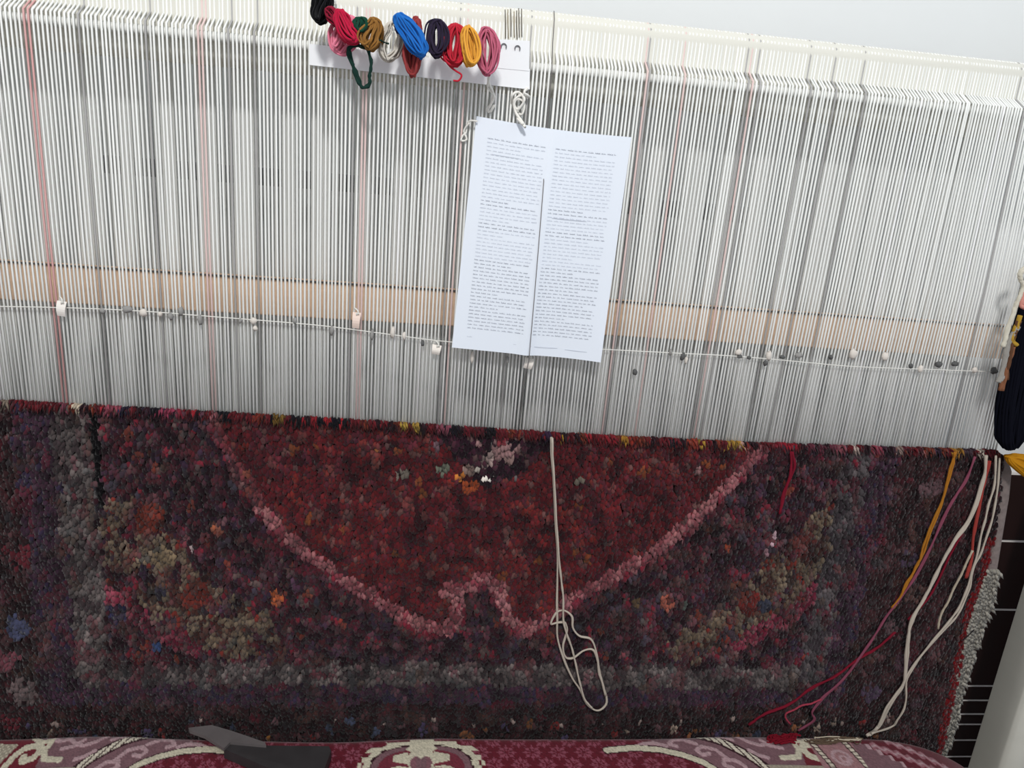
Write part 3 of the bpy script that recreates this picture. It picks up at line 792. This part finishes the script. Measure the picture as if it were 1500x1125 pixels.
def skein(label, rgb, path, width, loops, y=-.045, open_=.35, r=.0012, tail=None, pegpx=None, seed=1, gather=None, depth=.007, noise=.14):
    """path: picture points along the bundle from its top to its bottom"""
    y *= 1.4
    if tail: tail = [(p[0], p[1], p[2] * 1.4) if len(p) > 2 else p for p in tail]
    rr = np.random.default_rng(seed)
    top = path[0]; origin = at(top[0], top[1], y)
    root = empty('yarn_skein', origin, label, 'yarn', 'coloured yarn skeins hung on the rack')
    m = mat('yarn_%d_%d_%d' % rgb, rgb, .9, .08, sheen=.1)
    ax = smooth_path([at(p[0], p[1], y) for p in path], 8)
    seglen = np.r_[0, np.cumsum(np.linalg.norm(np.diff(ax, axis=0), axis=1))]; seglen /= seglen[-1]
    wd = width * .00088 / 2
    def axis(u): return np.array([np.interp(u, seglen, ax[:, k]) for k in range(3)])
    b = MB()
    for k in range(int(loops * 1.5)):
        n_ = 34; pts = []
        wk = wd * rr.uniform(open_, 1.0); dk = rr.normal(0, depth); u0 = rr.uniform(0, .07); u1 = 1 - rr.uniform(0, .13)
        sh = rr.normal(0, wd * .16); ph = rr.uniform(-.2, .2); amp = rr.uniform(.0004, .0014); f1 = rr.uniform(2, 5); p1 = rr.uniform(0, 6)
        for i in range(n_):
            th = 2 * math.pi * i / n_ + ph
            u = u0 + (u1 - u0) * (.5 - .5 * math.cos(th))
            c = axis(u); c2 = axis(min(1, u + .02)); c1 = axis(max(0, u - .02)); T = c2 - c1; T /= np.linalg.norm(T) + 1e-9
            S = np.array((-T[2], 0, T[0])); S /= np.linalg.norm(S) + 1e-9
            gth = 1.0 if gather is None else interp(u, gather)
            lat = (math.sin(th) * wk + sh) * gth + amp * math.sin(f1 * th + p1)
            pts.append(c + S * lat + np.array((0, dk * (.35 + .65 * u) * (1 if gather is None else max(gth, .4)) + amp * math.cos(f1 * th), 0)))
        b.tube(pts, r * rr.uniform(.85, 1.15), 6, closed=True)
    b.build('yarn_loops', m, root)
    if tail:
        b = MB(); b.tube(smooth_path([at(p[0], p[1], p[2] if len(p) > 2 else y) for p in tail], 6), r * .9, 6); b.build('loose_end', m, root)
    # peg of the rack that carries the bundle
    pp = at(*(pegpx or (top[0], top[1] + 6)), y)
    b = MB(); b.tube([(pp[0], .006 if pp[2] > 1.535 else -.013, pp[2] + .004), (pp[0], y + .012, pp[2]), (pp[0], y + .003, pp[2] + .001)], .0018, 8)
    b.build('peg', m_plastic, rack)
    return root
skein('black yarn skein at the left end of the rack', (16, 16, 20), [(480, -14), (474, 5), (470, 20), (467, 34)], 20, 26, seed=1, open_=.05, depth=.009, y=-.04)
skein('dark crimson folded yarn beside the black skein', (134, 22, 48), [(478, 14), (487, 22), (499, 36)], 15, 16, seed=2, open_=.05, y=-.046)
skein('pale pink yarn skein under the crimson bundle', (228, 132, 156), [(508, 22), (511, 42), (502, 62), (492, 78)], 34, 15, seed=4, open_=.1, y=-.038, r=.0013, tail=[(492, 62, -.04), (486, 66, -.04), (490, 76, -.04), (500, 79, -.04), (508, 70, -.04), (500, 60, -.04)])
skein('bright crimson yarn bundle slanting over the pink skein', (182, 26, 62), [(497, 14), (502, 32), (511, 50), (525, 63)], 17, 22, seed=3, open_=.05, y=-.055)
skein('small dark green yarn skein beside the brown one', (18, 66, 50), [(527, 26), (528, 36), (526, 48)], 19, 16, seed=5, open_=.05, y=-.046)
yarn('yarn_loop', 'single dark green yarn loop hanging below the rack strip', 'yarn', [(522, 66), (512, 70), (511, 78), (514, 92), (519, 106), (524, 120), (531, 128), (538, 126), (542, 118), (541, 110), (544, 100), (543, 86), (539, 73), (530, 68), (520, 66)], -.066, .0019, mat('dark_green_yarn', (26, 52, 46), .95), seed=30, strands=2)
skein('olive brown yarn skein third group of the rack', (142, 100, 48), [(548, 26), (549, 40), (542, 56), (541, 74)], 23, 18, seed=6, open_=.25, y=-.047, gather=[(0, .75), (.4, .9), (.75, 1.3), (1, .9)])
skein('pale grey thin yarn skein left of the blue one', (206, 200, 190), [(572, 32), (576, 48), (571, 66), (566, 90)], 30, 12, seed=7, open_=.3, y=-.036, r=.0011)
skein('small navy yarn skein half hidden behind the blue one', (34, 34, 84), [(584, 34), (587, 42), (590, 52)], 12, 12, seed=8, open_=.05, y=-.036)
skein('brick red long yarn skein behind the blue one', (148, 58, 58), [(609, 24), (611, 44), (604, 72), (605, 114)], 23, 15, seed=9, open_=.2, y=-.040, gather=[(0, .6), (.3, .6), (.65, 1.15), (1, .8)], tail=[(601, 60, -.04), (597, 80, -.04), (602, 100, -.04), (607, 112, -.04)])
skein('bright blue yarn skein slanting over brick red yarn', (30, 104, 186), [(581, 20), (591, 34), (606, 54), (621, 82)], 24, 30, seed=10, open_=.05, y=-.058, depth=.006, gather=[(0, .9), (.35, .8), (1, 1.0)])
skein('dark purple black yarn skein right of the blue one', (42, 34, 54), [(641, 28), (640, 46), (639, 66), (638, 84)], 25, 26, seed=11, open_=.42, y=-.047)
skein('crimson red yarn skein with a dangling end', (190, 40, 58), [(668, 34), (666, 54), (664, 76), (664, 98)], 32, 17, seed=12, open_=.3, y=-.046, tail=[(651, 70), (653, 88), (660, 98), (668, 104), (676, 110), (672, 118), (664, 118)], gather=[(0, .7), (.3, .9), (1, 1.1)])
skein('mustard yellow yarn skein between crimson and dusty pink', (222, 160, 62), [(684, 38), (686, 54), (689, 76), (690, 98)], 23, 20, seed=13, open_=.15, y=-.050, gather=[(0, .8), (.5, .9), (1, 1.15)])
skein('dusty pink yarn skein at the right end of the rack', (190, 100, 124), [(711, 40), (713, 58), (714, 80), (713, 112)], 30, 17, seed=14, open_=.35, y=-.044, gather=[(0, .9), (.4, 1.05), (1, .75)])
yarn('yarn_end', 'white cotton end dangling below the dusty pink skein', 'yarn', [(717, 104, -.056), (716, 116, -.048), (719, 128, -.032), (723, 140, -.018), (720, 152, -.014), (714, 160, -.012), (718, 164, -.012), (723, 154, -.013)], -.02, .0016, m_cotton, seed=41, strands=2)
yarn('yarn_end', 'dark green thread lying across the rack by the pale grey yarn', 'yarn', [(548, 60, -.07), (556, 59, -.07), (562, 62, -.062), (570, 64, -.058)], -.05, .001, MATS['dark_green_yarn'], seed=43)

# ------------------------------------------------------------------ hanging yarn on the carpet
def c5(L): return [(700 + x / 2.557, 620 + y / 2.557) for x, y in L]
def c4(L): return [(1100 + q[0] / 2.3675, 650 + q[1] / 2.3675) + tuple(q[2:]) for q in L]
YF = -.0165
m_wy = mat('ivory_yarn', (182, 171, 158), .95, .05)
G = 'yarn ends hanging down the carpet'
yarn('yarn_loop', 'long ivory yarn loop hanging down the middle of the carpet', 'yarn', c5([(275, 52), (277, 150), (288, 300), (298, 450), (297, 580), (294, 700), (300, 800), (318, 870), (350, 950), (385, 1000), (410, 1052), (450, 1075), (482, 1045), (470, 980), (455, 930), (440, 852), (422, 808), (378, 795), (354, 765), (350, 725), (322, 702), (290, 715), (275, 752), (302, 746), (326, 748), (334, 775), (318, 828), (326, 872), (350, 880), (395, 852), (432, 850), (452, 900), (462, 955), (478, 1020)]), YF, .0017, m_wy, G, seed=60)
yarn('yarn_end', 'ivory yarn strand running beside the long middle loop', 'yarn', c5([(279, 54), (284, 180), (296, 380), (306, 560), (318, 640), (322, 740), (345, 822), (366, 892), (384, 980), (402, 1038), (430, 1068)]), YF - .003, .0016, m_wy, G, seed=61)
m_must = mat('mustard_end', (160, 104, 34), .95); m_mauve = mat('mauve_end', (126, 66, 84), .95); m_red = mat('crimson_end', (112, 20, 38), .95); m_rose = mat('brick_end', (150, 58, 52), .95)
yarn('yarn_end', 'mustard yarn end hanging left of the mauve one', 'yarn', c4([(708, 28), (696, 90), (662, 200), (612, 310), (590, 385), (572, 425), (545, 480), (520, 530), (490, 570)]), YF, .0017, m_must, G, seed=62, strands=2)
yarn('yarn_end', 'long mauve yarn end sweeping down left to the bench', 'yarn', c4([(780, 45), (742, 130), (692, 210), (640, 320), (590, 430), (530, 520), (470, 600), (420, 680), (362, 760), (312, 825), (240, 890), (212, 930), (216, 960), (165, 995)]), YF, .0017, m_mauve, G, seed=64, strands=2)
yarn('yarn_end', 'rose yarn curl looping above the bench cover', 'yarn', c4([(245, 886), (210, 900), (180, 906), (150, 922), (126, 935), (122, 952), (134, 972)]), YF - .003, .0016, mat('rose_end', (150, 56, 72), .95), G, seed=66)
yarn('yarn_end', 'crimson yarn end trailing far left above the bench', 'yarn', c4([(497, 655), (432, 710), (372, 745), (300, 800), (210, 850), (130, 905), (50, 935), (-10, 975)]), YF, .0017, m_red, G, seed=67, strands=2)
yarn('yarn_end', 'short straight crimson yarn end hanging from the weaving edge', 'yarn', [(1160, 662), (1158, 690), (1151, 720), (1141, 752)], YF, .0021, m_red, G, seed=68, strands=2)
yarn('yarn_end', 'thick ivory yarn end hanging right of the mauve one', 'yarn', c4([(816, 40), (802, 130), (762, 250), (702, 340), (652, 430), (610, 520), (562, 610), (542, 680), (536, 760), (530, 835), (490, 895), (442, 980), (405, 1012, -.05)]), YF - .002, .0022, m_wy, G, seed=69, strands=2)
yarn('yarn_end', 'ivory yarn end crossing the thick one near the bench', 'yarn', c4([(852, 42), (846, 140), (822, 220), (800, 300), (780, 400), (752, 490), (722, 570), (682, 622), (620, 700), (550, 790), (520, 850), (470, 912), (436, 990)]), YF - .003, .0017, m_wy, G, seed=71)
yarn('yarn_end', 'ivory yarn end looping wide above the bench cover', 'yarn', c4([(866, 50), (852, 180), (832, 270), (802, 372), (772, 432), (760, 500), (722, 580), (690, 624), (600, 722), (546, 812), (536, 890), (512, 955), (482, 984), (420, 1004, -.05)]), YF - .001, .0017, m_wy, G, seed=72)
yarn('yarn_end', 'short beige yarn end below the brick red one', 'yarn', c4([(770, 370), (735, 440), (692, 530), (662, 590), (648, 642)]), YF - .004, .0018, mat('beige_end', (170, 158, 140), .95), G, seed=73)
yarn('yarn_end', 'brick red yarn end between the ivory ones', 'yarn', c4([(832, 60), (800, 180), (772, 320), (764, 400), (742, 465)]), YF - .002, .0019, m_rose, G, seed=74, strands=2)
yarn('yarn_end', 'crimson yarn end under the thick ivory one', 'yarn', c4([(800, 150), (770, 230), (720, 330), (660, 450), (610, 540), (545, 610)]), YF + .0015, .0018, m_red, G, seed=76)
yarn('yarn_end', 'dark thread poking out of the white side fringe', 'yarn', [(1412, 938), (1420, 930), (1428, 922)], -.012, .0009, mat('dark_thread', (44, 40, 42), .95), seed=77)

# big hanks that hang beside the warp at the right
def hank(label, rgb, px_pts, rad, n, y, seed, r=.0022):
    rr = np.random.default_rng(seed); m = mat('hank_%d_%d_%d' % rgb, rgb, .95, .05)
    b = MB()
    ax = smooth_path([at(p[0], p[1], y) for p in px_pts], 6); N_ = len(ax)
    wr = np.array([interp(i / (N_ - 1), rad) for i in range(N_)]) * .00088
    for k in range(n):
        a0 = rr.uniform(0, 6.28); q = math.sqrt(rr.random()); tw = rr.normal(0, .8)
        P = []
        for i in range(N_):
            a = a0 + tw * i / N_
            P.append(ax[i] + wr[i] * q * np.array((math.cos(a), .8 * math.sin(a), .5 * math.sin(a + 1) if i in range(3, N_) else 0)))
        b.tube(np.array(P), r, 5)
    return tag(b.build('yarn_hank', m), label, 'yarn')
hank('large black wool hank hanging beside the right edge of the warp', (14, 15, 24), [(1530, 396), (1518, 450), (1504, 505), (1492, 560), (1485, 600), (1482, 632), (1481, 652)], [(0, 20), (.3, 26), (.6, 27), (.85, 24), (1, 12)], 170, -.035, 80)
hank('mustard yellow wool hank below the large black one', (178, 122, 26), [(1476, 668), (1490, 674), (1508, 684), (1530, 694), (1548, 700)], [(0, 4), (.25, 15), (.6, 24), (1, 26)], 70, -.03, 81)
for i, (lab, rgb, pts) in enumerate((
        ('off white yarn strand lying over the top of the black hank', (206, 200, 184), [(1512, 388), (1498, 398), (1494, 408), (1500, 420), (1492, 440), (1484, 460), (1474, 490), (1470, 508)]),
        ('pinkish yarn strand along the black hank edge', (206, 140, 128), [(1508, 410), (1500, 428), (1496, 446), (1502, 452)]),
        ('mustard yarn strand along the black hank edge', (170, 134, 50), [(1496, 462), (1488, 480), (1484, 498), (1490, 506)]),
        ('dark brown yarn strand along the black hank edge', (92, 62, 44), [(1494, 470), (1482, 500), (1478, 530), (1472, 556)]),
        ('grey yarn strand nearest the warp edge', (150, 146, 140), [(1490, 478), (1478, 500), (1472, 524), (1468, 548), (1464, 560)]),
        ('brown mixed yarn strand low along the black hank edge', (128, 84, 60), [(1484, 508), (1479, 528), (1472, 548), (1466, 572)]))):
    yarn('yarn_strand', lab, 'yarn', pts, -.062, .0026, mat('strand_%d' % i, rgb, .95), 'mixed yarn strands by the black hank', seed=90 + 3 * i, strands=3)

# ------------------------------------------------------------------ bench with woven velvet cover
YB = -.055                                     # back edge of the seat
def star(px, py, cx, cy, R):
    dx, dy = px - cx, (py - cy) * 1.25
    rr_ = np.hypot(dx, dy); th = np.arctan2(dy, dx)
    arm = np.abs(np.sin(4 * th)) * rr_
    return ((arm < 3.2) & (rr_ < R) & (rr_ > 3)) | ((np.abs(rr_ - R * .62) < 2.0) & (np.abs(np.cos(4 * th)) > .35))
CREAM = (196, 188, 166); MAUVE = (116, 84, 90); MAR = (92, 16, 32); PALE = (172, 142, 146); DARK = (46, 12, 22); GREY = (150, 140, 124)
def cover_color(px, py, xr):
    n = len(px)
    col = np.tile(np.array(MAR, float), (n, 1))
    # lattice of small stars
    for j, gy in enumerate(range(1078, 1560, 19)):
        for gx in range(-200, 1500, 38):
            m = star(px, py, gx + (19 if j % 2 else 0) + 12, gy, 15)
            col[m] = (132, 66, 82)
    # central cartouche
    cx, cy = 617, 1132; dx, dy = np.abs(px - cx), py - cy
    q = (dx / 90) ** 3 + (np.abs(dy) / 54) ** 3
    sc = .07 * np.sign(np.sin(dy * .42) * np.cos(dx * .09))
    m = q < 1.0 + sc * 2; col[m] = CREAM
    m = q < .62 + sc * .5; col[m] = DARK
    m = q < .55; col[m] = MAUVE
    m = q < .36; col[m] = (110, 40, 54)
    ang_ = np.arctan2(dy * 1.4, dx); rr_ = np.hypot(dx, dy * 1.4)
    petal = rr_ < 52 * (.45 + .55 * np.abs(np.cos(2.5 * ang_ + .35)))
    m = (q < .36) & petal; col[m] = CREAM
    m = (q < .36) & (rr_ < 40 * (.40 + .6 * np.abs(np.cos(2.5 * ang_ + .35)))); col[m] = (126, 84, 92)
    m = (dx < 7) & (q < .5); col[m] = MAUVE
    m = (np.abs(dx - 30) < 11) & (np.abs(dy + 26) < 7 - (dx - 30) * .2); col[m] = CREAM
    m = (dx < 24 - np.abs(dy + 40) * 1.5); col[m] = CREAM
    # side ornaments, mirrored
    for sgn in (1, -1):
        ox = px if sgn == 1 else 1234 - px
        arc2 = [(342, 1094), (300, 1090), (262, 1094), (232, 1103), (208, 1115), (190, 1132), (180, 1160), (190, 1190), (240, 1215), (340, 1222)]
        dom = inside(ox, py, [(-260, 1040), (150, 1040), (300, 1086), (338, 1092)] + arc2[1:] + [(300, 1260), (-260, 1260)])
        col[dom] = MAUVE
        arc1 = [(196, 1070), (172, 1080), (150, 1096), (132, 1112), (118, 1130), (104, 1160), (120, 1200)]
        d2 = dist_poly(ox, py, arc2)
        m = d2 < 6.0; col[m] = DARK
        m = d2 < 4.5; col[m] = CREAM
        d1 = dist_poly(ox, py, arc1)
        m = d1 < 8; col[m] = DARK
        m = (d1 < 5.2) & (np.sin(ox * .75 + py * .35) > -.6); col[m] = (206, 196, 178)
        # curls between the arcs
        curls = [[(170, 1112), (182, 1096), (200, 1090), (210, 1096), (204, 1104), (194, 1102)], [(206, 1086), (222, 1078), (240, 1078), (246, 1085), (236, 1089)], [(252, 1088), (268, 1082), (284, 1084), (296, 1088)], [(150, 1124), (160, 1114), (176, 1112), (180, 1120), (168, 1126)], [(60, 1076), (72, 1082), (86, 1078), (98, 1086), (112, 1090), (128, 1084), (140, 1074)], [(82, 1094), (100, 1090), (108, 1080)], [(112, 1110), (124, 1106), (134, 1098)], [(150, 1080), (164, 1074), (178, 1070)]]
        for cu in curls:
            dd = dist_poly(ox, py, cu)
            m = (dd < 3.0) & (d1 > 6) & (d2 > 5); col[m] = PALE
        # cream hook on maroon
        blk = inside(ox, py, [(-40, 1072), (24, 1072), (34, 1082), (60, 1085), (56, 1100), (62, 1124), (-40, 1124)])
        col[blk] = (100, 22, 36)
        hook = [(14, 1118), (18, 1100), (26, 1090), (44, 1086), (52, 1094), (48, 1106), (36, 1110), (32, 1104)]
        m = dist_poly(ox, py, hook) < 5.2; col[m] = CREAM
        m = dist_poly(ox, py, [(28, 1073), (44, 1082), (60, 1080)]) < 4; col[m] = CREAM
        m = dist_poly(ox, py, [(60, 1080), (58, 1096), (66, 1108), (90, 1110)]) < 4.2; col[m] = CREAM
        m = inside(ox, py, [(10, 1121), (120, 1121), (110, 1134), (10, 1134)]) ; col[m] = GREY
        m = inside(ox, py, [(-60, 1080), (12, 1084), (4, 1112), (-6, 1124), (-60, 1130)]); col[m] = GREY
        m = m & (np.sin(ox * .8) * np.sin(py * .9) > .2); col[m] = CREAM
    # extra end border at the right
    e = px > 1196
    m = px > 1262; col[m] = MAR
    r1 = e & (px < 1262); col[r1] = (150, 110, 112)
    for xc in (1206, 1256):
        dd = np.abs(px - xc - (py - 1100) * .22)
        m = e & (dd < 5); col[m] = DARK
        m = e & (dd < 3.2) & (np.sin(py * 1.0) > -.75); col[m] = (200, 188, 170)
    m = e & (np.abs(np.hypot(px - 1232, (py - 1108) * 1.1) - 12) < 2.4); col[m] = PALE
    m = e & (np.abs(np.hypot(px - 1234, (py - 1110) * 1.1) - 5) < 1.8); col[m] = PALE
    st = 1272 + np.floor((py - 1085) / 9) * 11
    m = e & (px > 1262) & (px < st + 12) & (py > 1083); col[m] = MAUVE
    m = e & (np.abs(px - st - 12) < 3) & (px > 1264) & (py > 1083); col[m] = PALE
    for off in (0, 26):
        dgl = np.abs((px - 1292 - off * 1.6) * .42 - (py - 1088 + off * .2) + 2.5 * np.sin(px * .45))
        m = e & (px > 1288 + off) & (dgl < 6) ; col[m] = (146, 96, 104)
        m = e & (px > 1288 + off) & (dgl < 1.7); col[m] = PALE
    return col
XB0, XB1 = -0.95, 0.905
def seat_top(x):
    z = 0.5665 + .006 * np.exp(-((x + .44) / .09) ** 2) + .004 * np.exp(-((x - .52) / .10) ** 2) - .005 * np.exp(-((x + .12) / .12) ** 2) + .003 * np.exp(-((x - .02) / .08) ** 2)
    t = np.clip((x - 0.70) / (XB1 - 0.70), 0, 1)
    return z - 0.052 * t ** 2.4
NU, = (860,)
ux = np.r_[np.linspace(XB0, -0.62, 60), np.linspace(-0.617, XB1, NU)]
# profile across the seat: back skirt, rounded back edge, top, front edge, skirt
prof = [(0.0, -.14), (0.0, -.05), (0.0, -.022)]
for a in np.linspace(180, 90, 12): prof.append((-.018 + -.018 * math.cos(math.radians(a)) - 0.0, -.018 + .018 * math.sin(math.radians(a))))
prof = [(0.0, -.14), (0.0, -.06), (0.0, -.03)] + [(-.018 + .018 * math.cos(math.radians(a)), -.018 + .018 * math.sin(math.radians(a))) for a in np.linspace(0, 90, 12)]
prof += [(-.018 - d, 0.0004 * math.sin(d * 60)) for d in np.linspace(.0016, .085, 52)]
prof += [(-.018 - d, 0) for d in np.linspace(.09, .30, 24)]
prof += [(-.318 - .03 * math.sin(math.radians(a)), -.03 + .03 * math.cos(math.radians(a))) for a in np.linspace(0, 90, 10)] + [(-.348, -.07), (-.348, -.14)]
prof = np.array(prof); NP = len(prof)
UX, PJ = np.meshgrid(ux, np.arange(NP), indexing='ij')
Zt = seat_top(UX)
VV = np.stack([UX, YB + prof[PJ, 0], Zt + prof[PJ, 1]], -1)
Vf = VV.reshape(-1, 3)
cpx = proj(np.stack([Vf[:, 0], np.full(len(Vf), -.105), np.full(len(Vf), .5665)], 1))[0]
arc = np.r_[0, np.cumsum(np.hypot(np.diff(prof[:, 0]), np.diff(prof[:, 1])))]
cpy = 1071 + (arc[PJ].ravel() - arc[9]) * 800
cpy = np.where(cpy > 1262, 2524 - cpy, cpy)
cc = cover_color(cpx, cpy, Vf[:, 0]) * (.86 + .22 * RNG.random(len(Vf)))[:, None]
lum = cc.mean(1)
Vf = Vf + np.stack([0 * lum, 0 * lum, np.where(lum > 105, .0007, 0)], 1)      # carved velvet: pale figures stand proud
bench = empty('bench', (0.0, YB - .174, 0), 'long low bench with carved maroon and cream velvet cover', 'bench')
bl = np.array(bench.location)
ii, jj = np.meshgrid(np.arange(len(ux) - 1), np.arange(NP - 1), indexing='ij')
a0 = (ii * NP + jj).ravel(); a1 = a0 + 1; a2 = a0 + NP + 1; a3 = a0 + NP
quads = np.stack([a0, a1, a2, a3], 1)
me = bpy.data.meshes.new('cover')
capR = [(len(ux) - 1) * NP + k for k in range(NP)]
me.from_pydata((Vf - bl).tolist(), [], [tuple(map(int, q)) for q in quads] + [tuple(capR), tuple(range(NP))[::-1]])
me.polygons.foreach_set('use_smooth', [True] * (len(me.polygons) - 2) + [False] * 2)
a = me.attributes.new('dye', 'FLOAT_COLOR', 'POINT')
a.data.foreach_set('color', np.hstack([lin(np.clip(cc, 4, 240)), np.ones((len(cc), 1))]).ravel())
me.materials.append(mat_attr('carved_velvet', .85, .1, sheen=.15, bump=.25, bscale=900)); me.update()
o = bpy.data.objects.new('cover', me); COL.objects.link(o); o.parent = bench
m_bw = mat('bench_wood', (96, 66, 46), .6, .3, noise=.12, nscale=8, stretch=(1, 6, 6))
b = MB(); b.rbox((-.02, YB - .174, .41), (1.78, .30, .05), .005, 2); b.build('seat_frame', m_bw, bench)
for x in (-.85, .82):
    for y in (YB - .06, YB - .29):
        b = MB(); b.rbox((x, y, .1925), (.05, .05, .385), .004, 2); b.build('leg', m_bw, bench)

# dark weaving tool on the bench
def on_seat(px, py, h=0.0):
    lo, hi = -.5, -.03
    for _ in range(40):
        md = (lo + hi) / 2; p = at(px, py, md)
        if p[2] > float(seat_top(p[0])) + h: lo = md
        else: hi = md
    return at(px, py, (lo + hi) / 2)
H_ = .020
hd = [on_seat(px, py, H_) for px, py in ((328, 1097), (337, 1085), (387, 1092), (482, 1093), (485, 1100), (472, 1135), (396, 1126))]
tool = empty('beating_comb', np.mean(hd, axis=0) - (0, 0, H_), 'dark grey weaving tool with a narrow handle lying on the bench cover', 'tool')
m_iron = mat('dark_iron', (48, 45, 46), .55, .35, noise=.15, nscale=40); m_iron2 = mat('worn_iron', (92, 86, 86), .6, .35, noise=.12, nscale=60)
def prism(b, top, h):
    T_ = np.array(top); B_ = T_ - (0, 0, h); n_ = len(B_)
    b.add(np.vstack([B_, T_]), [tuple(range(n_)), tuple(n_ + k for k in range(n_))[::-1]] + [(k, n_ + k, n_ + (k + 1) % n_, (k + 1) % n_) for k in range(n_)])
b = MB(); prism(b, hd, H_ - .0045); b.build('head', m_iron, tool, smooth=False)
hp = [on_seat(px, py, H_ + .004) for px, py in ((276, 1066), (310, 1062), (338, 1070), (388, 1087), (390, 1092), (337, 1087), (328, 1096), (300, 1078), (278, 1070))]
b = MB(); prism(b, hp, .005); b.build('handle', m_iron2, tool, smooth=False)
# waste yarn on the bench
def waste(name, label, cx, cy, wx, wy, n, rgb, seed, r=.0009):
    rr = np.random.default_rng(seed); b = MB()
    for k in range(n):
        p = [];
        x, y = cx + rr.uniform(-wx, wx) * .6, cy + rr.uniform(-wy, wy) * .6
        for q in range(6):
            x += rr.normal(0, wx * .28); y += rr.normal(0, wy * .4)
            x = cx + wx * 1.3 * math.tanh((x - cx) / wx / 1.3); y = cy + wy * math.tanh((y - cy) / wy)
            p.append(on_seat(x, y, .001 + rr.uniform(0, .005) * max(0, 1 - ((x - cx) / wx) ** 2)))
        b.tube(smooth_path(p, 4), r, 5)
    return tag(b.build(name, mat('waste_%d' % seed, rgb, .95), None), label, 'yarn')
waste('yarn_scrap', 'brown tangle of thin yarn ends on the bench cover', 1222, 1085, 46, 6, 16, (92, 76, 62), 101)
waste('yarn_scrap', 'ivory thin yarn ends among the brown tangle', 1232, 1082, 40, 4, 6, (190, 178, 158), 103)
waste('yarn_scrap', 'crimson yarn scrap lying on the bench near its right end', 1148, 1082, 24, 8, 26, (110, 14, 30), 102, .0014)
